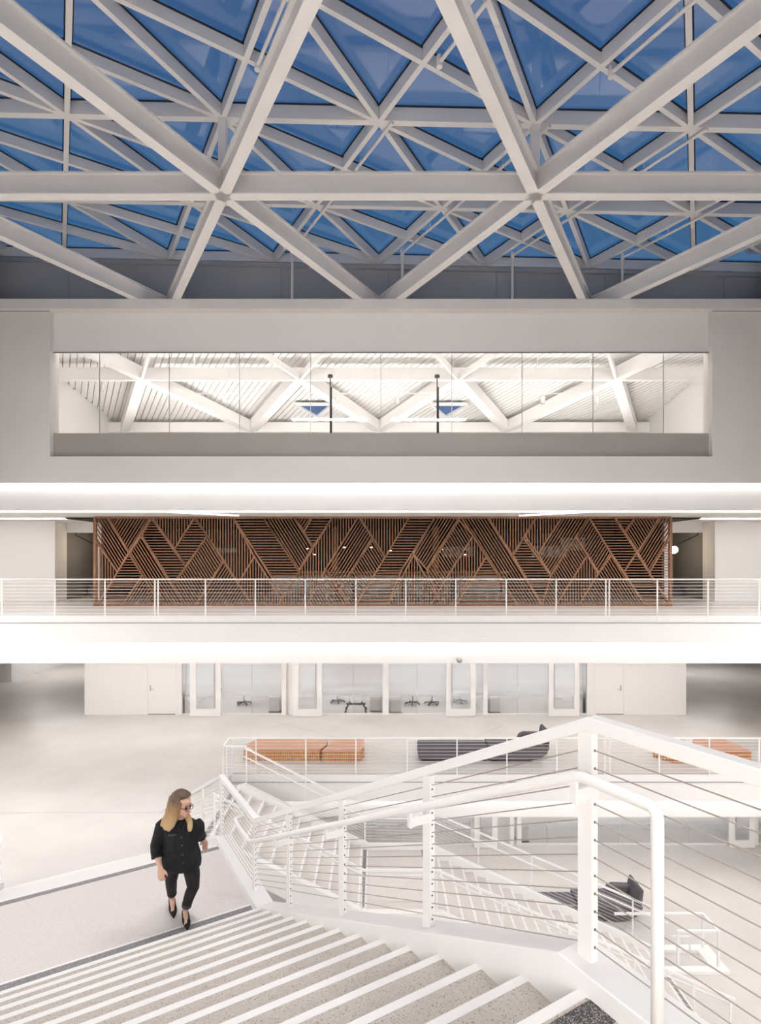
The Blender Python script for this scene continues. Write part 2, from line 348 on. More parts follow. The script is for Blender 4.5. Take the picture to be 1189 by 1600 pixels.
# ------------------------------------------------------------------ roof lattice: triangular grid of main beams
RS = 6.4; RD = RS*S3; Y0 = 11.4; HB = 7.38; BW, BD = 0.22, 0.46
roof = thing('roof_lattice', V(0, Y0, HB), 'white triangular lattice of deep steel beams under the glass roof', 'roof frame')
def node(r, i):  # r row away from the camera, i along x
    return ((i+(0.5 if r % 2 == 0 else 0.0))*RS, Y0+r*RD)
def beam(a, b):
    bar('beam', V(a[0], a[1], HB+BD/2), V(b[0], b[1], HB+BD/2), BW, BD, 'beam', roof, kind='ibeam')
for r in range(-2, 2):
    for i in range(-4, 4):
        a = node(r, i); b = node(r, i+1)
        if r < 1 and abs(a[0]) < 17 and abs(b[0]) < 17: beam(a, b)
        if r < 1:
            off = (0, 1) if r % 2 == 0 else (-1, 0)
            for k in off:
                c = node(r+1, i+k)
                if abs(a[0]) < 14 and abs(c[0]) < 17: beam(a, c)
# ------------------------------------------------------------------ skylight: finer grid of bars, panes between
GS = RS/2; GD = GS*S3
def hz(x): return 8.90-0.021*x
sky = thing('skylight', V(0, Y0, HB+1.4), 'blue dusk skylight of triangular glass panes in white bars', 'skylight')
def gnode(r, i): 
    return ((i+(0.0 if r % 2 == 0 else 0.5))*GS, Y0+r*GD)
def gv(p, dz=0.0): return V(p[0], p[1], hz(p[0])+dz)
def gbar(a, b, w=0.10, d=0.26):
    bar('glazing_bar', gv(a, d/2), gv(b, d/2), w, d, 'beam', sky)
    bar('gasket', gv(a, d+0.012), gv(b, d+0.012), w+0.05, 0.02, 'gasket', sky)
R0, R1 = -5, 2
def lat(p): return abs(p[0]) <= 12.9
PZ = 0.30
for r in range(R0, R1+1):
    for i in range(-5, 6):
        a = gnode(r, i); b = gnode(r, i+1)
        if lat(a) and lat(b): gbar(a, b, 0.14, 0.28)
        if r < R1:
            off = (-1, 0) if r % 2 == 0 else (0, 1)
            for k in off:
                c = gnode(r+1, i+k)
                if lat(a) and lat(c): gbar(a, c)
            # bars at 30 degrees along the long diagonal of every rhombus
            c = gnode(r+1, i+(1 if r % 2 == 0 else 2))
            if lat(a) and lat(c): gbar(a, c, 0.09, 0.22)
def pane(tri):
    g = [gv(p, PZ) for p in tri]
    prism('pane', g, (0, 0, 0.02), 'pane', sky)
for r in range(R0, R1):
    for i in range(-5, 6):
        a = gnode(r, i); b = gnode(r, i+1)
        lo_, hi_ = ((-1, 0) if r % 2 == 0 else (0, 1))
        c0 = gnode(r+1, i+lo_); c1 = gnode(r+1, i+hi_); c2 = gnode(r+1, i+hi_+1)
        # rhombus a, b, c2, c1 split along its long diagonal a-c2, and the short one b-c1
        m = ((a[0]+c2[0])/2, (a[1]+c2[1])/2)
        for tri in ((a, b, m), (b, c2, m), (c2, c1, m), (c1, a, m)):
            if all(lat(p) for p in tri): pane(tri)
# stub posts between the two layers
for r in range(-2, 1):
    for i in range(-4, 4):
        a = node(r, i)
        if abs(a[0]) < 13: bar('stub_post', V(a[0], a[1], HB+BD), gv(a), 0.16, 0.16, 'beam', sky)
# sprinkler pipes strapped under some bars
for k, (r, i, r2) in enumerate([(-2, 0, 0.55), (-2, 1, 0.35), (-2, 2, 2.0), (0, 1, 2.0), (0, 2, 2.0), (0, 3, 2.0), (-2, 3, 0.5), (0, 0, 1.9)]):
    a = gnode(r, i); d = (-GS/2, GD); ln = r2 - 0
    p0 = (a[0]+0.28, a[1]-0.1); n_ = 2 if r == 0 else 2
    ln = {0: 1.75, -2: 1.55}[r] if k != 1 else 1.5
    q = (p0[0]+d[0]*ln, p0[1]+d[1]*ln)
    pt = thing('sprinkler_pipe', gv(p0, -0.06), ['slim white sprinkler pipe under the roof bars left of centre', 'white sprinkler pipe ending in a round head, top right',
         'white sprinkler pipe running down right of the middle bay', 'white sprinkler pipe meeting the upstand in the centre', 'white sprinkler pipe meeting the upstand right of centre',
         'white sprinkler pipe crossing the right bay near the wall', 'white sprinkler pipe at the far top right corner', 'white sprinkler pipe meeting the upstand left of centre'][k], 'pipe', 'sprinkler pipes')
    rod('pipe', gv(p0, -0.06), gv(q, -0.06), 0.035, 'beam', pt, 8)
    rod('pipe_head', gv(q, -0.14), gv(q, 0.06), 0.055, 'beam', pt, 8)
    for f in (0.25, 0.75):
        s_ = (p0[0]+(q[0]-p0[0])*f, p0[1]+(q[1]-p0[1])*f)
        rod('hanger', gv(s_, -0.06), gv(s_, 0.10), 0.014, 'beam', pt)
    if r == 0: rod('drop', gv(q, -0.06), V(q[0], q[1], HB+0.1), 0.035, 'beam', pt, 8)
# upstand wall below the glass edge
YU = Y0+R1*GD
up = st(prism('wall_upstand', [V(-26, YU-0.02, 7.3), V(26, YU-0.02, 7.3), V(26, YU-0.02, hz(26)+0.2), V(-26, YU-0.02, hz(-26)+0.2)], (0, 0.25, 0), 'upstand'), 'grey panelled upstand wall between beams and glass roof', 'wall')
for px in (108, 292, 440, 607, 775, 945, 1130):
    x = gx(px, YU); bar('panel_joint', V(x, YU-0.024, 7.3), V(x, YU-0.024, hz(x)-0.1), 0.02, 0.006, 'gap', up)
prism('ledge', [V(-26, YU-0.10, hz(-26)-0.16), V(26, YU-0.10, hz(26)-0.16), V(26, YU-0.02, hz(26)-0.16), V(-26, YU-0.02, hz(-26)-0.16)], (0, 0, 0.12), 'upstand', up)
# solid roof around the skylight, side and rear walls (out of view, they close the place)
ROOFH = 9.35
st(multibox('ceiling_roof', [(-26, -11.3, -9, YU+0.2, ROOFH, ROOFH+0.2), (11.3, 26, -9, YU+0.2, ROOFH, ROOFH+0.2), (-26, 26, -9, Y0+R0*GD, ROOFH, ROOFH+0.2)], 'white'), 'solid white roof around the skylight', 'ceiling')
st(box('wall_left', -11.6, -11.3, -9, D, H3B, ROOFH, 'taupe'), 'upper left side wall of the atrium', 'wall')
st(box('wall_right', 11.3, 11.6, -9, D, H3B, ROOFH, 'taupe'), 'upper right side wall of the atrium', 'wall')
st(box('wall_rear', -26, 26, -9.3, -9, L0, ROOFH, 'white'), 'rear wall of the hall behind the stair head', 'wall')
st(box('wall_far_left', -26.3, -26, -9, 44, L0, ROOFH, 'white'), 'outer left wall of the galleries', 'wall')
st(box('wall_far_right', 26, 26.3, -9, 44, L0, ROOFH, 'white'), 'outer right wall of the galleries', 'wall')
st(multibox('ceiling_side', [(-26, -11.3, -9, D, C2, C2+0.1), (11.3, 26, -9, D, C2, C2+0.1), (-11.3, 11.3, -9, -3.0, C2, C2+0.1)], 'white'), 'white ceiling of the side and rear galleries', 'ceiling')
# ------------------------------------------------------------------ top floor room seen through the window
YB = 34.0
def hr(y): return 7.13-0.155*(y-22.5)
st(multibox('wall_room', [(-13.9, -13.6, 17.3, YB, 2.9, 8.6), (13.6, 13.9, 17.3, YB, 2.9, 8.6), (-13.9, 13.9, YB, YB+0.2, 2.9, 8.6)], 'white'), 'white walls of the top floor room', 'wall')
st(box('floor_room', -13.9, 13.9, D+0.5, YB, 2.7, 2.9, 'floor'), 'floor of the top floor room', 'floor')
rc = thing('ceiling_room', V(0, 25, 7.5), 'white sloping deck ceiling of narrow planks in the top floor room', 'ceiling', kind='structure')
prism('deck', [V(-14, 17.3, hr(17.3)+0.78), V(14, 17.3, hr(17.3)+0.78), V(14, YB, hr(YB)+0.78), V(-14, YB, hr(YB)+0.78)], (0, 0, 0.1), 'gap', rc)
ya, yb = 17.35, YB-0.05
for i in range(-62, 75):
    x = i*0.285
    xa, xb = x, x-(yb-ya)*math.tan(math.radians(30))
    ta, tb = ya, yb
    if xa > 13.6: ta = ya+(xa-13.6)/math.tan(math.radians(30)); xa = 13.6
    if xb < -13.6: tb = ya+(x+13.6)/math.tan(math.radians(30)); xb = -13.6
    if tb-ta < 0.4: continue
    bar('plank', V(xa, ta, hr(ta)+0.735), V(xb, tb, hr(tb)+0.735), 0.222, 0.06, 'white', rc)
lat2 = thing('room_lattice', V(0, 22.5, 7.1), 'white steel beam lattice below the plank ceiling of the top floor room', 'roof frame')
def rbeam(a, b, w=0.42, d=0.5):
    bar('beam', V(a[0], a[1], hr(a[1])+d/2), V(b[0], b[1], hr(b[1])+d/2), w, d, 'white', lat2)
n22 = [(-9.6, 22.49), (-3.2, 22.49), (3.2, 22.49), (9.6, 22.49)]
n28 = [(-6.4, 28.03), (0, 28.03), (6.4, 28.03), (-12.8, 28.03), (12.8, 28.03)]
rbeam((-13.6, 22.49), (13.6, 22.49), 0.22)
rbeam((-13.6, 28.03), (13.6, 28.03), 0.22)
for a, b in ((0, 0), (1, 0), (1, 1), (2, 1), (2, 2), (3, 2), (0, 3), (3, 4)): rbeam(n22[a], n28[b])
n17 = [(-12.5, 17.4), (-6.7, 17.4), (-0.3, 17.4), (0.3, 17.4), (6.1, 17.4), (6.7, 17.4), (-6.1, 17.4), (12.5, 17.4)]
for a, b in ((0, 0), (1, 0), (6, 1), (2, 1), (3, 2), (4, 2), (5, 3), (7, 3)): rbeam(n17[a], n22[b], *((0.36, 0.5) if a in (0, 7) else (0.11, 0.24)))
for px, w_ in ((492, 1), (700, 1)):
    y_ = 26.4; x = gx(px, y_); h = hr(y_)+0.62
    tr = thing('roof_light', V(x, y_, h), 'small triangular blue roof light in the plank ceiling, %s of the hanging rods' % ('left' if px < 590 else 'right'), 'skylight', 'room roof lights')
    tri = [V(x-0.85, y_-0.5, h), V(x+0.85, y_-0.5, h), V(x, y_+0.95, h-0.2)]
    prism('pane', tri, (0, 0, 0.03), 'skyblue', tr)
    for i in range(3):
        bar('frame_bar', tri[i]-Vector((0, 0, 0.03)), tri[(i+1) % 3]-Vector((0, 0, 0.03)), 0.10, 0.14, 'white', tr)
for k, (a, b, spots) in enumerate(((300, 366, (267, 351)), (545, 592, (527, 598)), (636, 690, (620, 673)), (835, 930, (848, 932)))):
    y_ = 20.5; h = gh(616, y_)
    tr = thing('track_light', V(gx((a+b)/2, y_), y_, h), ['white track with two spots near the left end of the top window', 'white track with two spots left of the window centre',
         'white track with two spots right of the window centre', 'white track with two spots toward the right end of the top window'][k], 'track light', 'track lights in the top room')
    box('track', gx(a-22, y_), gx(b+10, y_), y_-0.02, y_+0.02, h, h+0.045, 'white', tr)
    for q in spots:
        x = gx(q, y_)
        sp_ = rod('spot', V(x, y_, h-0.36), V(x, y_, h-0.10), 0.085, 'white', tr, 12)
        rod('stem', V(x, y_, h-0.10), V(x, y_, h), 0.015, 'white', sp_)
    for q in (a+4, b-8):
        rod('hanger', V(gx(q, y_), y_, h), V(gx(q, y_), y_, hr(y_)+0.6), 0.012, 'white', tr)
for k, px in enumerate((516, 683)):
    y_ = 18.6; x = gx(px, y_)
    pr = thing('hanging_rod_lamp', V(x, y_, gh(587, y_)), 'black hanging rod with a cap, %s of the two behind the top window' % ('left' if k == 0 else 'right'), 'pendant', 'black hanging rods')
    rod('rod', V(x, y_, 3.2), V(x, y_, gh(588, y_)), 0.018, 'black', pr, 8)
    rod('sleeve', V(x+0.035, y_, 3.2), V(x+0.035, y_, gh(605, y_)), 0.028, 'black', pr, 8)
    rod('cap', V(x, y_, gh(590, y_)), V(x, y_, gh(586, y_)), 0.085, 'black', pr, 12)
    rod('lamp_head', V(x, y_, 3.05), V(x, y_, 3.25), 0.12, 'black', pr, 12)
t = thing('uplight', V(0, 16.8, 6.1), 'hidden uplight strip above the top window', 'light')
box('diffuser', -13, 13, 16.62, 16.9, 6.42, 6.44, 'roomtop', t); box('inner_diffuser', -13, 13, 16.925, 16.945, 6.32, 6.48, 'roomtop', t); box('housing', -13, 13, 16.6, 16.92, 6.32, 6.41, 'white', t)  # unseen glow strips added to brighten the room's ceiling and beams
for x in (-9, -3, 3, 9):
    t = thing('pendant_light', V(x, 24, 3.0), '%s linear pendant lamp from the left in the top floor room' % {-9: 'first', -3: 'second', 3: 'third', 9: 'fourth'}[x], 'light', 'room pendants')
    box('diffuser', x-1.8, x+1.8, 23.9, 24.1, 3.61, 3.63, 'pendant', t); box('housing', x-1.8, x+1.8, 23.9, 24.1, 3.5, 3.6, 'white', t)  # upward strips added out of sight below the sill to light the room
# ------------------------------------------------------------------ upper gallery: walls, alcoves
YW = 22.0
ax0, ax1 = gx(100, YW), gx(1105, YW)
AT = gh(832, YW)
st(multibox('wall_gallery_left', [(-26, ax0, YW, YW+0.2, L2, C2), (ax0, gx(152, YW), YW, YW+0.2, AT, C2), (-26, gx(86, 21.2), 21.2, YW, L2, C2), (gx(152, YW), gx(152, YW)+0.15, YW, 27, L2, C2)], 'white'), 'white wall left of the slatted wooden screen', 'wall')
st(multibox('wall_gallery_right', [(ax1, 26, YW, YW+0.2, L2, C2), (gx(1044, YW), ax1, YW, YW+0.2, AT, C2), (gx(1117, 21.2), 26, 21.2, YW, L2, C2), (gx(1044, YW)-0.15, gx(1044, YW), YW, 27, L2, C2)], 'white'), 'white wall right of the slatted wooden screen', 'wall')
for sgn, nm in ((-1, 'left'), (1, 'right')):
    x0, x1 = (ax0-0.1, gx(152, YW)) if sgn < 0 else (gx(1044, YW), ax1+0.1)
    al = thing('felt_alcove', V((x0+x1)/2, 24.6, L2), 'dark grey felt lined alcove at the %s end of the wooden screen' % nm, 'alcove', 'felt alcoves')
    mid = gh(868, 24.6)
    xm = x0+(x1-x0)*(0.42 if sgn < 0 else 0.58)
    y_ = 24.6
    g = 0.012
    xq = x0+(x1-x0)*(0.62 if sgn < 0 else 0.38)
    for poly in ([(x0, mid+g), (xm-g, mid+g), (xm-g, AT+0.5), (x0, AT+0.5)], [(xm+g, mid+g), (x1, mid+g), (x1, AT+0.5), (xm+g, AT+0.5)],
                 [(x0, L2), (xq-g, L2), (xm-g, mid-g), (x0, mid-g)], [(xq+g, L2), (x1, L2), (x1, mid-g), (xm+g, mid-g)]):
        prism('felt_panel', [V(a, y_, b) for a, b in poly], (0, 0.05, 0), 'felt', al)
    box('backing', x0-0.05, x1+0.05, y_+0.05, y_+0.15, L2, C2, 'black', al)
    xs_ = x0 if sgn < 0 else x1
    box('side_panel', xs_-0.05, xs_+0.05, YW+0.2, y_+0.05, L2, AT+0.5, 'felt', al)
    rbox('bench_seat', x0+0.1, x1-0.1, 23.7, 24.5, L2, L2+0.45, 'fabric', al, 0.04)
    lm = thing('swing_lamp', V(gx(118 if sgn < 0 else 1087, 22.6), 22.6, AT), 'black swing-arm lamp with a glowing globe in the %s alcove' % nm, 'lamp', 'swing-arm globe lamps')
    ax = gx(118 if sgn < 0 else 1090, 22.6); gx_ = gx(152 if sgn < 0 else 1053, 22.6)
    rod('mount', V(ax, 22.6, gh(836, 22.6)), V(ax, 22.6, AT+0.4), 0.02, 'black', lm)
    rod('arm', V(ax, 22.6, gh(836, 22.6)), V(gx_, 22.6, gh(853, 22.6)), 0.018, 'black', lm)
    vs, fs = [], []
    bm = bmesh.new(); bmesh.ops.create_uvsphere(bm, u_segments=16, v_segments=10, radius=0.15)
    bm.verts.ensure_lookup_table()
    c = V(gx_, 22.6, gh(859, 22.6))
    mesh_obj('globe', [c+v.co for v in bm.verts], [[v.index for v in f.verts] for f in bm.faces], 'warm', lm, smooth=True); bm.free()
    rod('cup', c+Vector((0, 0, 0.12)), c+Vector((0, 0, 0.18)), 0.05, 'black', lm, 10)
# ------------------------------------------------------------------ slatted wooden screen
YS = 18.9
def sp2(px, py): return ((px-CX)/F*YS, -(py-HY)/F*YS)
B_ = 946
FIELDS = [  # outline in the screen plane, slat direction in degrees (0 level, 90 upright, 58 rising to the right, 122 falling to the right)
 ([(150,808),(169,808),(202,863),(184.5,893.6),(150,845)],122), ([(150,846),(184.5,894),(152,B_),(150,B_)],90), ([(169,808),(237,808),(202,863)],58),
 ([(202,865),(223,899),(192,B_),(153,B_)],0), ([(221,838),(203,865),(252,B_),(289,B_)],122), ([(223,899),(192,B_),(252,B_)],58),
 ([(237,809),(222,837),(270,914),(291,886)],0), ([(238,808),(304,808),(273,857)],90), ([(304.5,809),(324,837),(291,886),(273,858)],0),
 ([(324,838),(350,875),(306,B_),(289,B_),(270,914)],122), ([(350,876),(395,B_),(306,B_)],58), ([(305,808),(364,808),(398,870),(372,912)],90),
 ([(398,870),(446,B_),(395,B_),(372,912)],90),
 ([(364,808),(411,808),(467,893),(443,930)],0), ([(411,808),(459,808),(488,855),(467,892)],122), ([(459,808),(488,808),(475,830)],58),
 ([(488,808),(520,808),(489,854),(475,831)],0), ([(520,808),(560,808),(509,889),(480,B_),(434,B_),(444,930)],90),
 ([(561,809),(582,841),(538,912),(524,912),(509,889)],58), ([(509,890),(546,B_),(480,B_)],122), ([(562,808),(640,808),(602,870)],90),
 ([(583,842),(601,870),(556,B_),(546,B_),(531,920)],122), ([(640,808),(680,808),(626,893),(605,B_),(556,B_),(602,870)],0),
 ([(680,808),(719,808),(667,890),(646,866)],58), ([(646,867),(690,B_),(606,B_)],90), ([(717,813),(739,837),(699,900),(672,B_),(690,B_),(667,892)],122),
 ([(720,808),(762,808),(846,B_),(808,B_)],122), ([(739,839),(760,869),(712,B_),(672,B_),(699,900)],90), ([(760,870),(808,B_),(712,B_)],0),
 ([(762,808),(838,808),(800,867)],90), ([(818,841),(801,868),(846,944),(860,900)],0), ([(838,808),(877,808),(840,866),(820,838)],90),
 ([(878,808),(919,808),(860,898),(840,866)],58), ([(899,839),(917,868),(868,B_),(846,B_),(860,900)],122), ([(919,808),(955,866),(935,895),(899,838)],58),
 ([(918,870),(933,896),(903,B_),(868,B_)],90), ([(920,808),(959,808),(994,863),(974,894),(955,866)],0), ([(959,808),(992,808),(975,831)],0),
 ([(992,808),(1030,808),(995,861),(976,832)],122), ([(1030,808),(1046,808),(1046,840),(1014,894),(995,863)],58),
 ([(955,868),(1007,B_),(903,B_),(934,896)],122), ([(994,865),(1014,896),(1046,B_),(1007,B_),(975,895)],0), ([(1046,842),(1046,944),(1014,896)],0)]
screen = thing('slatted_screen', V(0, YS, L2), 'wooden lattice screen of slats set in a pattern of triangles and chevrons', 'screen')
slats = []; edges = {}
for poly, ang in FIELDS:
    P = [sp2(*p) for p in poly]
    for i in range(len(P)):
        a, b = poly[i], poly[(i+1) % len(P)]
        if (a[1] < 812 and b[1] < 812) or (a[1] > 942 and b[1] > 942) or (abs(a[0]-b[0]) < 3): continue
        mid = (round((a[0]+b[0])/2/7), round((a[1]+b[1])/2/7)); ln = math.dist(a, b)
        if mid not in edges or edges[mid][2] < ln: edges[mid] = (a, b, ln)
    d = (math.cos(math.radians(ang)), math.sin(math.radians(ang))); nrm = (-d[1], d[0])
    offs = [p[0]*nrm[0]+p[1]*nrm[1] for p in P]
    pitch = 0.093
    k = math.ceil(min(offs)/pitch)
    while k*pitch < max(offs):
        c = k*pitch; k += 1; hits = []
        for i in range(len(P)):
            o0, o1 = offs[i]-c, offs[(i+1) % len(P)]-c
            if (o0 < 0) != (o1 < 0):
                f = o0/(o0-o1); q = (P[i][0]+(P[(i+1) % len(P)][0]-P[i][0])*f, P[i][1]+(P[(i+1) % len(P)][1]-P[i][1])*f)
                hits.append(q[0]*d[0]+q[1]*d[1])
        hits.sort()
        for s0, s1 in zip(hits[::2], hits[1::2]):
            if s1-s0 > 0.06: slats.append((s1-s0, (d[0]*s0+nrm[0]*c, d[1]*s0+nrm[1]*c), (d[0]*s1+nrm[0]*c, d[1]*s1+nrm[1]*c)))
slats.sort(key=lambda s: -s[0])
for l, a, b in slats[:290]:
    bar('slat', V(a[0], YS, a[1]), V(b[0], YS, b[1]), 0.030, 0.05, 'slat', screen, side=Vector((b[0]-a[0], 0, b[1]-a[1])).cross(Vector((0, 1, 0))))
vs, fs = [], []
for l, a, b in slats[290:]:
    dd = Vector((b[0]-a[0], 0, b[1]-a[1])).normalized(); sd = dd.cross(Vector((0, 1, 0)))*0.015; oy = Vector((0, 0.025, 0))
    i0 = len(vs)
    for p in (V(a[0], YS, a[1]), V(b[0], YS, b[1])): vs += [p-sd-oy, p+sd-oy, p+sd+oy, p-sd+oy]
    fs += [tuple(i0+q for q in f) for f in ((0, 1, 2, 3), (7, 6, 5, 4), (0, 4, 5, 1), (1, 5, 6, 2), (2, 6, 7, 3), (3, 7, 4, 0))]
o = mesh_obj('short_slats', vs, fs, 'slat', screen); o['kind'] = 'stuff'
for a, b, l in edges.values():
    A, B = sp2(*a), sp2(*b)
    bar('frame_bar', V(A[0], YS-0.01, A[1]), V(B[0], YS-0.01, B[1]), 0.05, 0.09, 'slat', screen, side=Vector((B[0]-A[0], 0, B[1]-A[1])).cross(Vector((0, 1, 0))))
x0, x1 = gx(149, YS), gx(1047, YS); t_, b_ = gh(808, YS)-0.02, L2
for nm, q in (('top_rail', (x0, x1, YS-0.05, YS+0.05, t_-0.03, t_+0.04)), ('bottom_rail', (x0, x1, YS-0.05, YS+0.05, L2, L2+0.09)), ('end_post', (x0-0.05, x0+0.04, YS-0.05, YS+0.05, L2, t_)), ('end_post', (x1-0.04, x1+0.05, YS-0.05, YS+0.05, L2, t_))):
    box(nm, *q, 'slat', screen)
# cafe behind the screen
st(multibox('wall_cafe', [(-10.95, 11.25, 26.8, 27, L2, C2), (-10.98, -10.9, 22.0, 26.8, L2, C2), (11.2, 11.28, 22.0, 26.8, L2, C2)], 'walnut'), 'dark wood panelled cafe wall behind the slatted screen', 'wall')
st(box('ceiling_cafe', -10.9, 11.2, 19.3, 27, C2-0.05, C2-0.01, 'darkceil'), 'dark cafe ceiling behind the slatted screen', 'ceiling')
YC = 22.4
tb = thing('bar_table', V(0, YC, L2), 'long high wooden bar table behind the slatted screen', 'table')
rbox('tabletop', gx(468, YC), gx(792, YC), YC-0.45, YC+0.45, -0.66, -0.58, 'counter', tb, 0.01)
for px in (474, 552, 630, 708, 786):
    x = gx(px, YC)
    for yy in (YC-0.35, YC+0.35): bar('leg', V(x, yy, L2), V(x, yy, -0.66), 0.06, 0.06, 'black', tb)
def stool(px, y, proto=[None], n=[0]):
    x = gx(px, y); z = L2
    if proto[0] is None or True:
        s = thing('bar_stool', V(x, y, z), '', 'stool', 'bar stools at the high table')
        rod('seat', V(x, y, z+0.74), V(x, y, z+0.79), 0.19, 'counter', s, 12)
        for a in range(4):
            c, q = math.cos(a*math.pi/2+0.78), math.sin(a*math.pi/2+0.78)
            rod('leg', V(x+c*0.22, y+q*0.22, z), V(x+c*0.13, y+q*0.13, z+0.74), 0.014, 'liner', s)
        for a in range(4):
            c, q = math.cos(a*math.pi/2+0.78), math.sin(a*math.pi/2+0.78); c2, q2 = math.cos((a+1)*math.pi/2+0.78), math.sin((a+1)*math.pi/2+0.78)
            rod('footrest', V(x+c*0.19, y+q*0.19, z+0.25), V(x+c2*0.19, y+q2*0.19, z+0.25), 0.010, 'liner', s)
        return s
ords = ['first', 'second', 'third', 'fourth', 'fifth', 'sixth', 'seventh', 'eighth', 'ninth', 'tenth']
for k, px in enumerate((482, 516, 550, 584, 618, 652, 686, 720, 754, 782)):
    s = stool(px, YC-0.75); s['label'] = '%s bar stool from the left in front of the high table behind the screen' % ords[k]
pk = thing('planter_box', V(0, 25.5, L2), 'low white counter lit behind the bar stools', 'counter')
rbox('body', gx(425, 25.5), gx(790, 25.5), 25.3, 26.0, L2, L2+0.85, 'liner', pk, 0.02); rbox('top', gx(423, 25.5), gx(792, 25.5), 25.25, 26.05, L2+0.85, L2+0.9, 'counter', pk, 0.01)  # white block added to give bright spots behind the stool legs
for k, (px, py) in enumerate(((480, 857), (492, 866), (538, 855), (580, 855), (610, 860), (690, 858), (727, 866))):
    y_ = 24.0; x = gx(px, y_); h = gh(py, y_)
    pd = thing('pendant_lamp', V(x, y_, h), '%s small copper pendant lamp from the left, glimpsed behind the slatted screen' % ords[k], 'lamp', 'copper pendants in the cafe')
    rod('cord', V(x, y_, h+0.15), V(x, y_, C2-0.05), 0.008, 'black', pd)
    mesh_obj('shade', [V(x+math.cos(a*math.pi/6)*r, y_+math.sin(a*math.pi/6)*r, h+z) for r, z in ((0.05, 0.17), (0.14, 0.0)) for a in range(12)],
             [(a, (a+1) % 12, 12+(a+1) % 12, 12+a) for a in range(12)], 'copper', pd, smooth=True)
    rod('bulb', V(x, y_, h-0.02), V(x, y_, h+0.06), 0.05, 'warm', pd, 10)
for k, px in enumerate((523, 681)):
    y_ = 24.9; st(box('column_%d' % (k+1), gx(px, y_)-0.13, gx(px, y_)+0.13, y_, y_+0.3, L2, C2, 'counter'), 'wooden column in the cafe, %s' % ('left' if k == 0 else 'right'), 'column')
for k, (px, py, w_, h_) in enumerate(((355, 860, 0.5, 0.24), (715, 862, 0.75, 0.5), (860, 862, 0.9, 0.55), (895, 850, 0.6, 0.6))):
    y_ = 26.7; x = gx(px, y_); h = gh(py, y_)
    wp = thing('wall_display', V(x, y_, h), ['small bright striped panel far left behind the screen', 'bright tiled panel right of the screen centre', 'pale wide panel right behind the screen', 'bright slanted panel right behind the screen'][k], 'panel', 'bright panels in the cafe')
    box('board', x-w_, x+w_, y_, y_+0.05, h-h_/2, h+h_/2, 'gap', wp)
    for j in range(5): box('strip', x-w_+0.05+j*w_*0.39, x-w_+0.05+j*w_*0.39+w_*0.26, y_-0.02, y_, h-h_/2+0.03, h+h_/2-0.03, 'liner', wp)  # white strips stand in for bright reflections behind the screen
# ------------------------------------------------------------------ lower gallery fronts
def front(level, y, segs, film, top):
    pass
YP = 22.0; HT1 = -3.10
def X1(px): return gx(px, YP)
wl = st(multibox('wall_rooms_left', [(X1(132), X1(230), YP, YP+0.15, L1, HT1), (X1(275), X1(284), YP, YP+0.15, L1, HT1), (X1(132), X1(132)+0.15, YP+0.15, 33, L1, HT1)], 'white'), 'white wall left of the glazed meeting rooms', 'wall')
wr = st(multibox('wall_rooms_right', [(X1(917), X1(930), YP, YP+0.15, L1, HT1), (X1(975), X1(1072), YP, YP+0.15, L1, HT1), (X1(1072)-0.15, X1(1072), YP+0.15, 33, L1, HT1)], 'white'), 'white wall right of the glazed meeting rooms', 'wall')
for k, (a, b, side) in enumerate(((230, 275, -1), (930, 975, 1))):
    d_ = tag(thing('door_%d' % (k+1), V(X1((a+b)/2), YP, L1), 'plain white door with a steel lever, %s of the glazed rooms' % ('left' if k == 0 else 'right'), 'door'), None, None, kind='structure')
    box('leaf', X1(a)+0.015, X1(b)-0.015, YP+0.02, YP+0.07, L1+0.04, HT1, 'white', d_)
    box('threshold', X1(a), X1(b), YP+0.01, YP+0.1, L1, L1+0.035, 'gap', d_)
    hx = X1(a)+0.12 if side < 0 else X1(b)-0.12
    hd = box('lock_plate', hx-0.025, hx+0.025, YP+0.005, YP+0.02, L1+0.95, L1+1.17, 'pearl', d_)
    rod('lever', V(hx, YP-0.03, L1+1.02), V(hx+(-side)*0.14, YP-0.03, L1+1.02), 0.012, 'pearl', hd)
    for q in (X1(a), X1(b)): box('jamb', q-0.02, q+0.02, YP-0.01, YP+0.08, L1, HT1, 'white', d_)
    for q in ((X1(a)-0.9, 'x'),):
        box('card_reader', (X1(a)-0.35 if side < 0 else X1(b)+0.22), (X1(a)-0.22 if side < 0 else X1(b)+0.35), YP-0.02, YP, L1+1.75, L1+1.95, 'white', d_)
wi = 2
def glazed(a, b, joints, y, lv, top, film, label, idx):
    w = tag(thing('window_%d' % idx, V(gx((a+b)/2, y), y, lv), label, 'glass wall'), None, None, kind='structure')
    es = [gx(a, y)]+[gx(j, y) for j in joints]+[gx(b, y)]
    for p, q in zip(es, es[1:]):
        box('pane', p+0.008, q-0.008, y+0.05, y+0.062, lv+0.05, top, film, w)
    for q in es[1:-1]: box('joint', q-0.008, q+0.008, y+0.048, y+0.064, lv+0.05, top, 'pearl', w)
    box('bottom_channel', es[0], es[-1], y+0.03, y+0.09, lv, lv+0.05, 'white', w)
    return w
G1 = [(346, 440, (393,), 'frosted glass wall of the leftmost meeting room'), (503, 598, (552,), 'frosted glass wall of the second meeting room with the rolling whiteboard'),
      (607, 697, (652,), 'frosted glass wall of the third meeting room'), (762, 857, (809,), 'frosted glass wall of the rightmost meeting room')]
for k, (a, b, j, lab) in enumerate(G1): glazed(a, b, j, YP, L1, HT1, 'frost1', lab, 2+k)
glazed(284, 297, (290,), YP, L1, HT1, 'frost1', 'narrow glass strip beside the left white door', 6)
glazed(905, 917, (911,), YP, L1, HT1, 'frost1', 'narrow glass strip beside the right white door', 7)
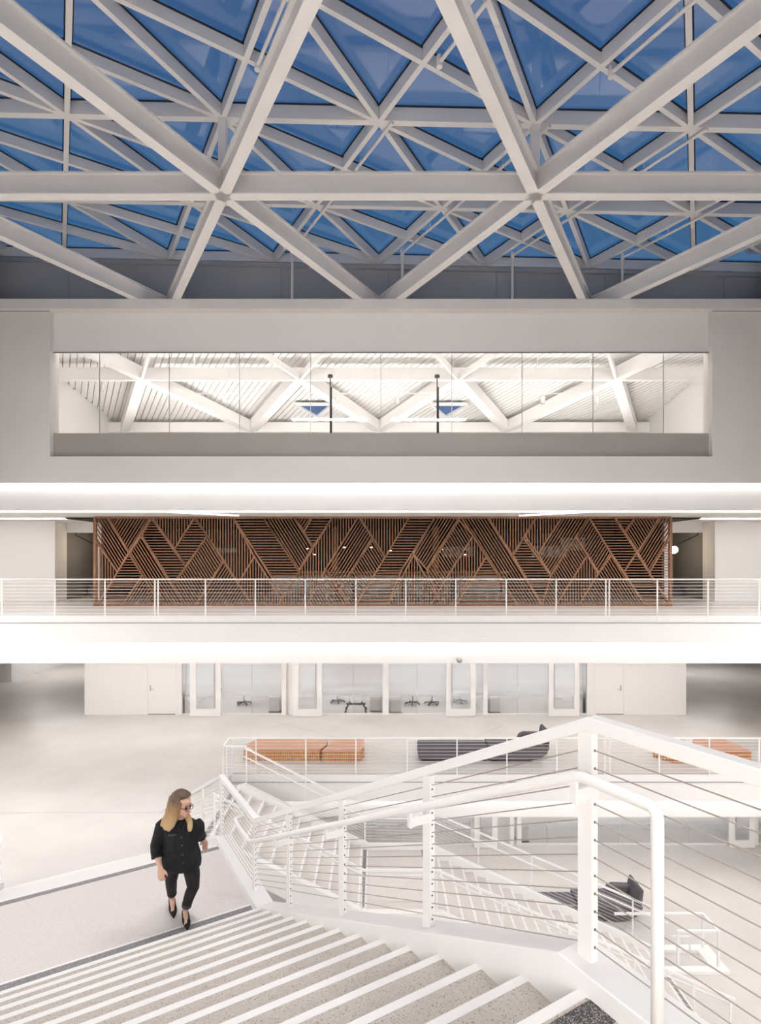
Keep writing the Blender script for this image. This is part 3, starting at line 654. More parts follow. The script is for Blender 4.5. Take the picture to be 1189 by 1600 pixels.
glazed(743, 755, (), YP, L1, HT1, 'frost1', 'narrow glass strip beside the third sliding door', 13)
st(multibox('trim_9', [(X1(a), X1(b), YP, YP+0.14, L1, HT1) for a, b in ((440, 447), (451, 457), (598, 607), (755, 762), (900, 905.5))], 'white'), 'white mullions between the glazed meeting rooms', 'trim')
def slidedoor(a, b, y, lv, top, film, label, idx):
    d_ = tag(thing('door_%d' % idx, V(gx((a+b)/2, y), y, lv), label, 'glass door'), None, None, kind='structure')
    x0, x1 = gx(a, y), gx(b, y)
    box('stile', x0, x0+0.24, y-0.03, y+0.03, lv+0.03, top, 'white', d_); box('stile', x1-0.20, x1, y-0.03, y+0.03, lv+0.03, top, 'white', d_)
    box('bottom_rail', x0+0.24, x1-0.20, y-0.03, y+0.03, lv+0.03, lv+0.30, 'white', d_)
    box('pane', x0+0.24, x1-0.20, y-0.006, y+0.006, lv+0.30, top, film, d_)
    bar('pull_handle', V(x1-0.24 if idx < 5 else x0+0.22, y-0.05, lv+0.35), V(x1-0.24 if idx < 5 else x0+0.22, y-0.05, top), 0.03, 0.03, 'copper' if False else 'pearl', d_)
for k, (a, b) in enumerate(((297, 345), (457, 503), (697, 743), (857, 905))):
    slidedoor(a, b, 21.75, L1, HT1-0.1, 'frost1', '%s white framed glass sliding door from the left on the middle level' % ords[k], 3+k)
st(multibox('wall_rooms_back', [(X1(132), X1(1072), 26.5, 26.7, L1, HT1)]+[(X1(p)-0.05, X1(p)+0.05, YP+0.2, 26.5, L1, HT1) for p in (288, 448, 602, 758, 911)], 'white'), 'white partitions inside the meeting rooms', 'wall')
for k, px in enumerate((368, 525, 680, 835)):
    t = thing('room_light', V(gx(px, 24), 24, HT1-0.05), 'ceiling light panel in the %s meeting room from the left' % ords[k], 'light', 'meeting room lights')
    box('diffuser', gx(px, 24)-0.9, gx(px, 24)+0.9, 23.7, 24.3, HT1-0.04, HT1-0.03, 'room', t); box('housing', gx(px, 24)-0.95, gx(px, 24)+0.95, 23.65, 24.35, HT1-0.028, HT1-0.021, 'white', t)
# corridors beside the rooms
st(multibox('wall_corridor_left', [(-26, gx(8, 28), 28, 28.2, L1, HT1), (gx(8, 27.8), gx(18, 27.8), 27.8, 44, L1, HT1)], 'white'), 'white wall end at the far left of the corridor', 'wall')
for x0, x1, nm in ((-19, -13.2, 'left'), (13.2, 19, 'right')):
    t = thing('corridor_light', V((x0+x1)/2, 30, HT1-0.05), 'ceiling light strip in the %s corridor' % nm, 'light', 'corridor lights')
    box('diffuser', x0, x1, 29.9, 30.1, HT1-0.06, HT1-0.05, 'corr', t); box('housing', x0, x1, 29.85, 30.15, HT1-0.045, HT1-0.022, 'white', t)  # lamp strips added to lift the dark corridor ends
st(box('wall_corridor_end', -26, 26, 43.8, 44, L1, HT1, 'upstand'), 'far grey end wall of the side corridors', 'wall')
for sgn, px in ((-1, 128), (1, 1076)):
    x = gx(px, 24.5)
    rk = thing('wall_rack', V(x, 25, L1+1.0), 'white rack with dark papers on the corridor wall, %s side' % ('left' if sgn < 0 else 'right'), 'rack', 'corridor racks')
    xx = X1(132)-0.12 if sgn < 0 else X1(1072)+0.12
    box('back', xx-0.1, xx+0.1, 23.2, 26.2, L1+1.0, L1+1.06, 'white', rk)
    for j in range(5):
        box('paper', xx-0.09, xx+0.09, 23.3+j*0.55, 23.6+j*0.55, L1+1.06, L1+1.45+0.1*(j % 2), ['black', 'liner', 'felt', 'liner', 'black'][j], rk)
    box('upper_shelf', xx-0.1, xx+0.1, 23.2, 26.2, L1+1.7, L1+1.75, 'white', rk)
# bins, chairs and whiteboard in the meeting rooms
def bin_(x, y, lv, label):
    b = thing('waste_bin', V(x, y, lv), label, 'bin', 'steel waste bins')
    rbox('body', x-0.23, x+0.23, y-0.18, y+0.18, lv+0.02, lv+0.62, 'bin', b, 0.07, 4)
    rbox('rim', x-0.235, x+0.235, y-0.185, y+0.185, lv+0.60, lv+0.66, 'liner', b, 0.025)
    rbox('base', x-0.235, x+0.235, y-0.185, y+0.185, lv, lv+0.03, 'hole', b, 0.01)
    mesh_obj('liner', [V(x+sx*r, y+sy*r*0.8, lv+z) for z, r in ((0.65, 0.2), (0.72, 0.215)) for sx, sy in ((-1, -1), (1, -1), (1, 1), (-1, 1))], [(0, 1, 5, 4), (1, 2, 6, 5), (2, 3, 7, 6), (3, 0, 4, 7)], 'liner', b)
bin_(gx(430, 22.5), 22.5, L1, 'waste bin behind the leftmost room glass'); bin_(gx(587, 22.6), 22.6, L1, 'waste bin behind the whiteboard base')
bin_(gx(617.5, 22.4), 22.4, L1, 'waste bin right of the middle mullion'); bin_(gx(771.5, 22.4), 22.4, L1, 'waste bin behind the rightmost room glass')
def office_chair(x, y, lv, rz, label):
    c = thing('office_chair', V(x, y, lv), label, 'chair', 'office chairs in the meeting rooms')
    hub = V(x, y, lv+0.10)
    for k in range(5):
        a = rz+k*2*math.pi/5; e = V(x+math.cos(a)*0.31, y+math.sin(a)*0.31, lv+0.07)
        lg = bar('base_leg', hub, e, 0.04, 0.035, 'black', c)
        rod('caster', e+Vector((-0.02, 0, -0.04)), e+Vector((0.02, 0, -0.04)), 0.03, 'black', lg, 10)
    rod('column', hub, V(x, y, lv+0.43), 0.025, 'black', c, 8)
    rbox('seat', x-0.24, x+0.24, y-0.23, y+0.23, lv+0.43, lv+0.50, 'liner', c, 0.03)
    bx, by = math.cos(rz), math.sin(rz)
    prism('backrest', [V(x+bx*0.24-by*0.22, y+by*0.24+bx*0.22, lv+0.56), V(x+bx*0.24+by*0.22, y+by*0.24-bx*0.22, lv+0.56), V(x+bx*0.32+by*0.20, y+by*0.32-bx*0.20, lv+1.0), V(x+bx*0.32-by*0.20, y+by*0.32+bx*0.20, lv+1.0)], (bx*0.04, by*0.04, 0), 'liner', c, bevel=0.015)
    bar('back_stem', V(x+bx*0.1, y+by*0.1, lv+0.42), V(x+bx*0.3, y+by*0.3, lv+0.65), 0.05, 0.02, 'black', c)
for k, (px, rz, ln) in enumerate(((381, 0.3, 'leftmost'), (527, 1.2, 'second'), (675, 0.4, 'third'), (718, 2.4, 'third, by the door of the'), (645, 2.0, 'third, at the left of the'))):
    office_chair(gx(px, 23.6+0.3*(k % 2)), 23.6+0.3*(k % 2), L1, rz, ['white swivel chair inside the leftmost meeting room', 'white swivel chair behind the rolling whiteboard', 'white swivel chair in the middle of the third meeting room', 'white swivel chair behind the third sliding door', 'white swivel chair beside the waste bin of the third room'][k])
wb = thing('rolling_whiteboard', V(gx(556, 22.35), 22.35, L1), 'whiteboard on a wheeled black base behind the second room glass', 'whiteboard')
for px in (541, 571):
    x = gx(px, 22.35); sg = -1 if px < 556 else 1
    f_ = bar('foot', V(x, 22.15, L1+0.10), V(x, 22.75, L1+0.10), 0.05, 0.05, 'black', wb)
    bar('curved_leg', V(x-sg*-0.02, 22.4, L1+0.12), V(x-sg*0.16, 22.4, L1+0.42), 0.05, 0.06, 'black', wb)
    for yy in (22.18, 22.72): rod('caster', V(x+sg*0.03-0.025, yy, L1+0.055), V(x+sg*0.03+0.025, yy, L1+0.055), 0.055, 'black', f_, 12)
bar('cross_bar', V(gx(541, 22.4), 22.4, L1+0.33), V(gx(571, 22.4), 22.4, L1+0.33), 0.05, 0.08, 'black', wb)
for px in (546, 566): bar('upright', V(gx(px, 22.4), 22.4, L1+0.38), V(gx(px, 22.4), 22.4, L1+1.5), 0.03, 0.03, 'pearl', wb)
box('board', gx(524, 22.4), gx(590, 22.4), 22.38, 22.42, L1+1.5, L1+2.6, 'liner', wb)
for px in (524, 590): box('board_edge', gx(px, 22.4)-0.03, gx(px, 22.4)+0.03, 22.36, 22.44, L1+1.75, L1+2.0, 'felt', wb)
# ground level glass front
YQ = 20.6; HT0 = -7.60
glazed(540, 771, (585, 626, 668, 720), YQ, L0, HT0, 'frost0', 'frosted glass front of the ground level, left of the sliding door', 8)
glazed(815, 1139, (855, 913, 967, 1023, 1078), YQ, L0, HT0, 'frost0', 'frosted glass front of the ground level, behind the stair post', 9)
glazed(1185, 1300, (1240,), YQ, L0, HT0, 'frost0', 'frosted glass front of the ground level at the far right', 10)
st(multibox('trim_10', [(gx(a, YQ), gx(b, YQ), YQ, YQ+0.14, L0, HT0) for a, b in ((736, 741), (771, 777), (797, 803), (808, 815), (1179, 1185))], 'white'), 'white mullions of the ground level glass front', 'trim')
slidedoor(741, 777, 20.4, L0, HT0-0.1, 'frost0', 'white framed glass door on the ground level behind the stair rail', 7)
slidedoor(1139, 1179, 20.4, L0, HT0-0.1, 'frost0', 'white framed glass door on the ground level at the right edge', 8)
bin_(gx(815, 21.0), 21.0, L0, 'waste bin on the ground level behind the glass front')
st(multibox('wall_ground_back', [(-4, 26, 25, 25.2, L0, HT0), (-4.3, -4.1, D+0.5, 25, L0, HT0)], 'felt'), 'grey wall inside the ground level rooms', 'wall')
t = thing('room_light', V(6, 22.8, HT0-0.05), 'ceiling light strip in the ground level rooms', 'light', 'meeting room lights')
box('diffuser', -3, 15, 22.7, 22.9, HT0-0.04, HT0-0.03, 'room', t); box('housing', -3.1, 15.1, 22.6, 23.0, HT0-0.025, HT0+0.03, 'white', t)
dome = thing('dome_camera', V(gx(717, D+0.2), D+0.2, gh(1034, D+0.2)), 'small white dome camera on the lit fascia under the upper gallery', 'camera')
cx_, cy_ = gx(717.5, D+0.2), D+0.2
rod('mount', V(cx_, D+0.27, -2.93), V(cx_, D+0.14, -2.93), 0.05, 'steel_white', dome, 12)
bm = bmesh.new(); bmesh.ops.create_uvsphere(bm, u_segments=14, v_segments=8, radius=0.085)
mesh_obj('dome', [V(cx_, D+0.14, -3.0)+v.co for v in bm.verts], [[v.index for v in f.verts] for f in bm.faces], 'pearl', dome, smooth=True); bm.free()
# ------------------------------------------------------------------ railings
def run(par, p0, p1, r0, r1, posts, ncab, c0, c1, cab='cable_w', pw=0.05, pd=0.016, rail=(0.05, 0.04), below=0.0, crad=0.005, vert_side=None, handrail=None):
    """posts: fractions along the run; r0, r1: rail height above the base at both ends; cables between heights c0 and c1 (fractions of rail height)"""
    p0, p1 = Vector(p0), Vector(p1); z = Vector((0, 0, 1))
    bar('top_rail', p0+z*(r0-rail[1]/2), p1+z*(r1-rail[1]/2), rail[0], rail[1], 'steel_white', par)
    ax_ = (p1-p0); ax_.z = 0; ax_.normalize()
    for f in posts:
        b = p0.lerp(p1, f); hh = r0+(r1-r0)*f
        bar('post', b-z*below, b+z*(hh-rail[1]), pw, pd, 'steel_white', par, side=ax_)
    for k in range(ncab):
        q = c0+(c1-c0)*k/(ncab-1)
        rod('cable', p0+z*(r0*q), p1+z*(r1*q), crad, cab, par)
yr = D-0.04
rt = thing('cable_railing', V(0, yr, L2), 'white cable railing along the upper gallery in front of the wooden screen', 'railing', 'cable railings')
posts = [3, 86, 164, 242, 247, 321, 399, 477, 556, 634, 712, 791, 869, 946.5, 952, 1027, 1106, 1186]
x0, x1 = -13.0, 13.0
run(rt, V(x0, yr, L2), V(x1, yr, L2), 1.073, 1.073, [(gx(p, yr)-x0)/(x1-x0) for p in posts], 10, 0.07, 0.90, below=0.2, pw=0.035, pd=0.03)
r1_ = thing('cable_railing', V(4, yr, L1), 'white cable railing along the middle floor edge in front of the benches', 'railing', 'cable railings')
posts = [400, 478, 556, 636, 714, 792, 870, 945, 953, 1030, 1108, 1186]
xa = -4.28
run(r1_, V(xa, yr, L1), V(13, yr, L1), 1.07, 1.07, [0.004]+[(gx(p, yr)-xa)/(13-xa) for p in posts], 10, 0.07, 0.90, below=0.2, pw=0.035, pd=0.03)
run(r1_, V(xa, yr, L1), V(xa, 15.27, L1), 1.07, 1.07, [0.5, 1.0], 10, 0.07, 0.90, pw=0.035, pd=0.03)
run(r1_, V(xa, 15.27, L1), V(-3.64, 15.27, L1), 1.07, 1.07, [0, 1], 10, 0.07, 0.90, pw=0.035, pd=0.03)
# ------------------------------------------------------------------ main stair (runs down away from the camera, 30 degrees to the left)
TR, TL = 1.766, -0.87
RZ = 14; NT = 1.50; TD = 0.3065; LH = -3.70
r_ = (LH-L2)/RZ
main = thing('staircase', S(4, 0.4, LH), 'wide terrazzo stair with white nosings descending from the foreground past the landing', 'staircase', 'staircases')
def slab(name, n0, n1, t0, t1, h0, h1, mat, par):
    return prism(name, [S(n0, t0, h0), S(n1, t0, h0), S(n1, t1, h0), S(n0, t1, h0)], (0, 0, h1-h0), mat, par)
def step(n0, n1, h, par, t0=TL, t1=TR, mat='terrazzo', back=0.10):
    tr = slab('tread', n0-back, n1-0.044, t0, t1, h-0.06, h, mat, par)
    slab('nosing', n1-0.044, n1, t0, t1, h-0.06, h+0.002, 'nosing', tr)
    slab('riser', n1-0.03, n1-0.015, t0, t1, h-0.155, h-0.06, 'white', tr)
# head landing
hl = slab('head_landing', -8.5, NT-0.044, TL, TR, L2-0.2, L2, 'terrazzo', main)
slab('nosing', NT-0.044, NT, TL, TR, L2-0.06, L2+0.002, 'nosing', hl)
slab('riser', NT-0.03, NT-0.015, TL, TR, L2-0.155, L2-0.06, 'white', hl)
slab('grit_strip', NT-0.175, NT-0.06, TL, TR, L2-0.001, L2+0.003, 'grit', hl)
for i in range(1, RZ): step(NT+TD*(i-1), NT+TD*i, L2+r_*i, main)
NL0 = NT+TD*(RZ-1); NL1 = 7.23
ml = slab('half_landing', NL0-0.1, NL1-0.044, TL, TR, LH-0.12, LH, 'landing', main)
slab('nosing', NL1-0.044, NL1, TL, TR, LH-0.06, LH+0.002, 'nosing', ml)
slab('grit_strip', NL0+0.12, NL0+0.30, TL, TR-0.0, LH-0.001, LH+0.003, 'grit_soft', ml)
slab('edge_line', NL0+0.30, NL0+0.325, TL, TR, LH-0.001, LH+0.003, 'nosing', ml)
slab('grit_strip', NL1-0.13, NL1-0.062, TL, TR, LH-0.001, LH+0.003, 'grit_soft', ml)
RZ2 = 18; r2_ = (L1-LH)/RZ2; TD2 = 0.30
for i in range(1, RZ2): step(NL1+TD2*(i-1), NL1+TD2*i, LH+r2_*i, main)
NE = NL1+TD2*(RZ2-1)
cu = 0.085
prof = [(-8.5, L2+cu), (NT+0.10, L2+cu), (NL0+0.12, LH+cu), (NL1+0.02, LH+cu), (NE+0.1, L1+0.22), (NE+0.1, L1), (NE-0.5, L1), (NL1-0.1, LH-0.42), (NL0-0.1, LH-0.42), (NT-0.1, L2-0.42), (-8.5, L2-0.42)]
for t0, w_ in ((TR, 0.19), (TL-0.19, 0.19)):
    o = prism('stringer', [S(n, t0, h) for n, h in prof], S(0, w_, 0)-S(0, 0, 0), 'steel_white', main, bevel=0.006)
# soffit plate below the flights
prism('soffit', [S(n, TL, h) for n, h in ((NT-0.1, L2-0.30), (NL0-0.1, LH-0.30), (NL1-0.1, LH-0.30), (NE-0.4, L1), (NE-0.4, L1+0.02), (NL1, LH-0.28), (NL0-0.1, LH-0.28), (NT-0.1, L2-0.28))], S(0, TR-TL, 0)-S(0, 0, 0), 'white', main)
# guard railing on the right of the main stair
TG = 1.85
mg = thing('stair_railing', S(1.5, TG, L2), 'tall white post and cable guard on the right of the foreground stair', 'railing', 'stair railings')
def on(n):   # stringer top below the guard
    if n <= NT+0.1: return L2+cu
    if n <= NL0+0.12: return L2+cu+(LH-L2)*(n-NT-0.1)/(NL0+0.02-NT)
    if n <= NL1: return LH+cu
    return LH+cu+(L1+0.22-LH-cu)*(n-NL1)/(NE+0.1-NL1)
RAILP = [(-4.0, -0.637), (1.50, -0.637), (5.85, -2.815), (7.32, -2.845), (NE+0.05, L1+0.95)]
def railh(n):
    for (a, ha), (b, hb) in zip(RAILP, RAILP[1:]):
        if n <= b: return ha+(hb-ha)*(n-a)/(b-a)
    return RAILP[-1][1]
def railseg(par, tg, pts, w, d, nm):
    vs, fs = [], []
    for n, h in pts:
        for tt, dh in ((-w/2, -d), (w/2, -d), (w/2, 0), (-w/2, 0)): vs.append(S(n, tg+tt, h+dh))
    for i in range(len(pts)-1):
        for k in range(4): fs.append((4*i+k, 4*i+(k+1) % 4, 4*i+4+(k+1) % 4, 4*i+4+k))
    fs += [(0, 1, 2, 3), tuple(4*(len(pts)-1)+k for k in (3, 2, 1, 0))]
    return mesh_obj(nm, vs, fs, 'steel_white', par, bevel=0.005)
railseg(mg, TG, RAILP, 0.065, 0.055, 'top_rail')
pn = [-1.2, 0.2, 1.52, 2.63, 3.75, 4.86, 5.90, 7.30]
NC = 12
def cabh(n, k):   # height of cable k at n
    b, tp = on(n)+0.06, railh(n)-0.125
    return b+(tp-b)*k/(NC-1)
ndir = (S(1, 0, 0)-S(0, 0, 0)); tdir = (S(0, 1, 0)-S(0, 0, 0))
for n in pn:
    if n == 0.2: continue
    po = bar('post', S(n, TG, on(n)-0.1), S(n, TG, railh(n)-0.05), 0.028, 0.075, 'steel_white', mg, side=ndir) if False else bar('post', S(n, TG, on(n)-0.1), S(n, TG, railh(n)-0.05), 0.068, 0.036, 'steel_white', mg, side=ndir)
    for k in range(NC):
        h = cabh(n, k)
        rod('cable_fitting', S(n-0.036, TG, h), S(n+0.036, TG, h), 0.0055, 'hole', po, 8)
for a, b in zip([-1.2, 1.52, 5.90], [1.52, 5.90, 7.30]):
    for k in range(NC): rod('cable', S(a, TG, cabh(a, k)), S(b, TG, cabh(b, k)), 0.0027, 'cable', mg, 8)
# handrail with brackets, returning to the floor at the stair head
HR = [(1.12, -0.825), (1.435, -0.825), (5.6, -2.92), (6.3, -2.94)]
hrail = thing('handrail', S(3, 1.70, -1.5), 'round white handrail inside the foreground guard with a leg at the stair head', 'handrail')
def tube(name, pts, rad, mat, par, seg=14, close=True):
    vs, fs = [], []
    rads = rad if isinstance(rad, (list, tuple)) else [rad]*len(pts)
    prev = None
    for i, p in enumerate(pts):
        d = (pts[min(i+1, len(pts)-1)]-pts[max(i-1, 0)]).normalized()
        if prev is None:
            u = d.cross(Vector((0, 0, 1)) if abs(d.z) < 0.9 else Vector((0, 1, 0))).normalized()
        else: u = (prev-d*prev.dot(d)).normalized()
        prev = u; w = d.cross(u)
        ra, rb = rads[i] if isinstance(rads[i], (list, tuple)) else (rads[i], rads[i])
        for k in range(seg):
            a = 2*math.pi*k/seg; vs.append(p+u*math.cos(a)*ra+w*math.sin(a)*rb)
    n = len(pts)
    for i in range(n-1):
        for k in range(seg): fs.append((i*seg+k, i*seg+(k+1) % seg, (i+1)*seg+(k+1) % seg, (i+1)*seg+k))
    fs += [tuple(range(seg-1, -1, -1)), tuple((n-1)*seg+k for k in range(seg))]
    if name is None: return vs, fs
    return mesh_obj(name, vs, fs, mat, par, smooth=True)
tube('rail', [S(1.12, 1.70, L2), S(1.12, 1.70, -0.865), S(1.123, 1.70, -0.838), S(1.142, 1.70, -0.825), S(1.42, 1.70, -0.825), S(1.46, 1.70, -0.835), S(5.55, 1.70, -2.90), S(5.65, 1.70, -2.935), S(6.1, 1.70, -2.94), S(6.2, 1.72, -2.94), S(6.22, 1.80, -2.94)], 0.0205, 'steel_white', hrail)
for n in (1.46, 2.6, 3.72, 4.83):
    h = -0.825-(n-1.435)*0.503 if n > 1.44 else -0.825
    bar('bracket', S(n, 1.70, h-0.075), S(n, 1.835, h-0.075), 0.014, 0.05, 'steel_white', hrail); bar('bracket', S(n, 1.70, h-0.1), S(n, 1.70, h-0.015), 0.03, 0.014, 'steel_white', hrail, side=ndir)
# railings of the lower half of the main stair
for tg, nm in ((TG, 'right'), (TL-0.08, 'left')):
    lg = thing('stair_railing', S(NL1+0.5, tg, LH), 'white cable railing on the %s of the flight below the landing' % nm, 'railing', 'stair railings')
    ns = [NL1+0.1, 8.6, 9.85, 11.1, NE+0.05] if nm == 'left' else [NL1+0.1, 8.4, 9.6, 10.8]
    pts = [(NL1+0.09 if nm == 'right' else -4.0, -2.845 if nm == 'right' else -0.637)]
    if nm == 'left': pts = [(1.5, -0.637), (5.85, -2.815), (NL1+0.09, -2.845)]
    pts += [(NE+0.05, L1+0.95), (NE+0.45, L1+0.95)] if nm == 'left' else [(10.8, railh(10.8))]
    railseg(lg, tg, pts, 0.05, 0.04, 'top_rail')
    for n in (ns if nm == 'right' else ns+[NE+0.42]):
        nn = min(n, NE+0.05)
        bar('post', S(n, tg, (on(nn)-0.05) if n <= NE+0.1 else L1), S(n, tg, railh(nn)-0.03), 0.05, 0.03, 'steel_white', lg, side=ndir)
    for k in range(NC): rod('cable', S(ns[0], tg, cabh(ns[0], k)), S(ns[-1], tg, on(ns[-1])+0.05+(0.65)*k/(NC-1)), 0.004, 'cable_w', lg)
# ------------------------------------------------------------------ second stair, along the facade, down to the ground level
YN, YF = 12.25, 14.95
RC, RDn = 11, 19
rr = (L0-L1)/(RC+RDn); H2 = L1+rr*RC
XC0, XC1, XD0, XD1 = -3.73, -0.43, 1.27, 7.20
TC = (XC1-XC0)/(RC-1); TDn = (XD1-XD0)/(RDn-1)
sec = thing('staircase', V(1, 13.6, L0), 'white railed terrazzo stair beyond, descending to the right down to the ground level', 'staircase', 'staircases')
def stepx(x0, x1, h, par):
    t = box('tread', x0-0.08, x1-0.05, YN, YF, h-0.06, h, 'landing', par)
    box('nosing', x1-0.05, x1, YN, YF, h-0.06, h+0.002, 'nosing', t)
    box('riser', x1-0.03, x1-0.015, YN, YF, h-0.16, h-0.06, 'white', t)
box('head_nosing', XC0-0.05, XC0, YN, YF, L1-0.06, L1+0.003, 'nosing', sec)
box('grit_strip', XC0-0.22, XC0-0.10, YN, YF, L1, L1+0.003, 'grit_soft', sec)
for i in range(1, RC): stepx(XC0+TC*(i-1), XC0+TC*i, L1+rr*i, sec)
l2 = box('half_landing', XC1-0.08, XD0-0.05, YN, YF, H2-0.12, H2, 'landing', sec)
box('nosing', XD0-0.05, XD0, YN, YF, H2-0.06, H2+0.002, 'nosing', l2)
box('grit_strip', XC1+0.02, XC1+0.10, YN, YF, H2, H2+0.003, 'grit_soft', l2); box('edge_line', XC1+0.10, XC1+0.15, YN, YF, H2, H2+0.003, 'nosing', l2)
box('grit_strip', XD0-0.13, XD0-0.05, YN, YF, H2, H2+0.003, 'grit_soft', l2)
for i in range(1, RDn): stepx(XD0+TDn*(i-1), XD0+TDn*i, H2+rr*i, sec)
gs = box('foot_strip', XD1+0.12, XD1+0.20, YN, YF, L0, L0+0.003, 'grit_soft', sec); box('edge_line', XD1+0.20, XD1+0.25, YN, YF, L0, L0+0.003, 'nosing', sec)
pr2 = [(XC0-0.1, L1+0.06), (XC0+0.1, L1+0.12), (XC1+0.15, H2+0.12), (XD0+0.1, H2+0.12), (XD1+0.2, L0+0.16), (XD1+0.2, L0), (XD1-0.5, L0), (XD0, H2-0.38), (XC1, H2-0.38), (XC0, L1-0.34), (XC0-0.1, L1-0.3)]
for y0 in (YN-0.16, YF): prism('stringer', [V(x, y0, h) for x, h in pr2], (0, 0.16, 0), 'steel_white', sec)
prism('soffit', [V(x, YN, h) for x, h in ((XC0, L1-0.25), (XC1, H2-0.25), (XD0, H2-0.25), (XD1-0.3, L0+0.02), (XD1-0.3, L0), (XD0, H2-0.27), (XC1, H2-0.27), (XC0, L1-0.27))], (0, YF-YN, 0), 'white', sec)
def b2(x):
    for (a, ha), (b, hb) in zip(pr2[1:5], pr2[2:5]):
        if x <= b: return ha+(hb-ha)*(x-a)/(b-a)
    return L0
for yy, nm, lab in ((15.10, 'far', 'white cable railing on the far side of the stair beside the facade'), (YN-0.08, 'near', 'white cable railing on the near side of the stair beside the facade')):
    g = thing('stair_railing', V(0, yy, H2), lab, 'railing', 'stair railings')
    pts = [(-3.64, L1+1.07), (XC1+0.1, H2+1.02), (XD0+0.0, H2+1.02), (XD1+0.6, L0+1.0)]
    if nm == 'far': pts = [(-3.64, L1+1.07), (XC1+0.1, H2+1.02), (XD0+0.0, H2+1.02), (XD1+0.6, L0+1.0)]
    tops = [V(x, yy, h) for x, h in pts]
    for a, b in zip(tops, tops[1:]): bar('top_rail', a, b, 0.05, 0.045, 'steel_white', g)
    iy = yy-0.10 if nm == 'far' else yy+0.14
    hp = [V(x, iy, h-0.20) for x, h in pts]
    for a, b in zip(hp, hp[1:]): rod('handrail', a, b, 0.021, 'steel_white', g, 10)
    def rh(x):
        for (a, ha), (b, hb) in zip(pts, pts[1:]):
            if x <= b: return ha+(hb-ha)*(x-a)/(b-a)
        return pts[-1][1]
    pxs = [-3.6, -2.0, XC1+0.05, XD0, 2.7, 4.15, 5.6, 6.9, XD1+0.5]
    for x in pxs: bar('post', V(x, yy, max(b2(x)-0.05, L0)), V(x, yy, rh(x)), 0.035, 0.03, 'steel_white', g)
    for a, b in ((-3.6, XC1+0.05), (XC1+0.05, XD0), (XD0, XD1+0.5)):
        for k in range(10):
            q = 0.07+0.83*k/9
            rod('cable', V(a, yy, b2(a)+(rh(a)-b2(a))*q), V(b, yy, b2(b)+(rh(b)-b2(b))*q), 0.004, 'cable_w', g)
    if nm == 'far':
        # looped end and floor plate at the foot of the stair
        lp = [V(6.4, 15.1, L0+1.0), V(8.8, 15.1, L0+1.0), V(8.8, 14.4, L0+1.0), V(7.75, 14.4, L0+1.0)]
        for a, b in zip(lp, lp[1:]): bar('end_rail', a, b, 0.06, 0.05, 'steel_white', g)
        for p in lp[1:]: bar('end_post', Vector((p.x, p.y, E+L0)), p, 0.06, 0.06, 'steel_white', g)
        bar('end_post', V(8.25, 14.75, L0), V(8.25, 14.75, L0+0.62), 0.03, 0.03, 'steel_white', g); bar('end_rail', V(7.75, 14.75, L0+0.62), V(8.25, 14.75, L0+0.62), 0.03, 0.03, 'steel_white', g)
        multibox('floor_plate', [(7.3, 9.0, 15.0, 15.22, L0, L0+0.08), (8.6, 9.0, 14.22, 15.0, L0, L0+0.08), (7.3, 8.6, 14.22, 14.42, L0, L0+0.08)], 'steel_white', g)
# ------------------------------------------------------------------ benches and lounges
def bench(name, top, lv, hgt, lab):
    b = thing('wooden_bench', V(sum(p[0] for p in top)/len(top), sum(p[1] for p in top)/len(top), lv), lab, 'bench', 'block wood benches')
    prism('body', [V(x, y, lv) for x, y in top], (0, 0, hgt-0.012), 'bench', b)
    prism('top', [V(x, y, lv+hgt-0.012) for x, y in top], (0, 0, 0.012), 'benchtop', b)
bench('b', [(-4.15, 17.05), (-1.82, 17.05), (-1.66, 17.5), (-1.66, 18.06), (-3.98, 18.06), (-4.2, 17.45)], L1, 0.335, 'long orange wood block bench at the left railing end')
bench('b', [(-1.74, 16.98), (-0.57, 16.98), (-0.45, 17.4), (-0.48, 18.06), (-1.56, 18.06), (-1.58, 17.5)], L1, 0.335, 'short orange wood block bench beside the long one')
bench('b', [(8.92, 16.85), (9.95, 16.85), (9.9, 17.5), (9.85, 18.05), (9.6, 18.05), (8.55, 17.35)], L1, 0.335, 'angular orange wood bench half hidden by the guard rail')
bench('b', [(10.02, 16.9), (11.33, 16.9), (11.33, 17.35), (11.25, 18.05), (10.2, 18.05), (9.98, 17.6)], L1, 0.335, 'rightmost orange wood bench on the middle floor')
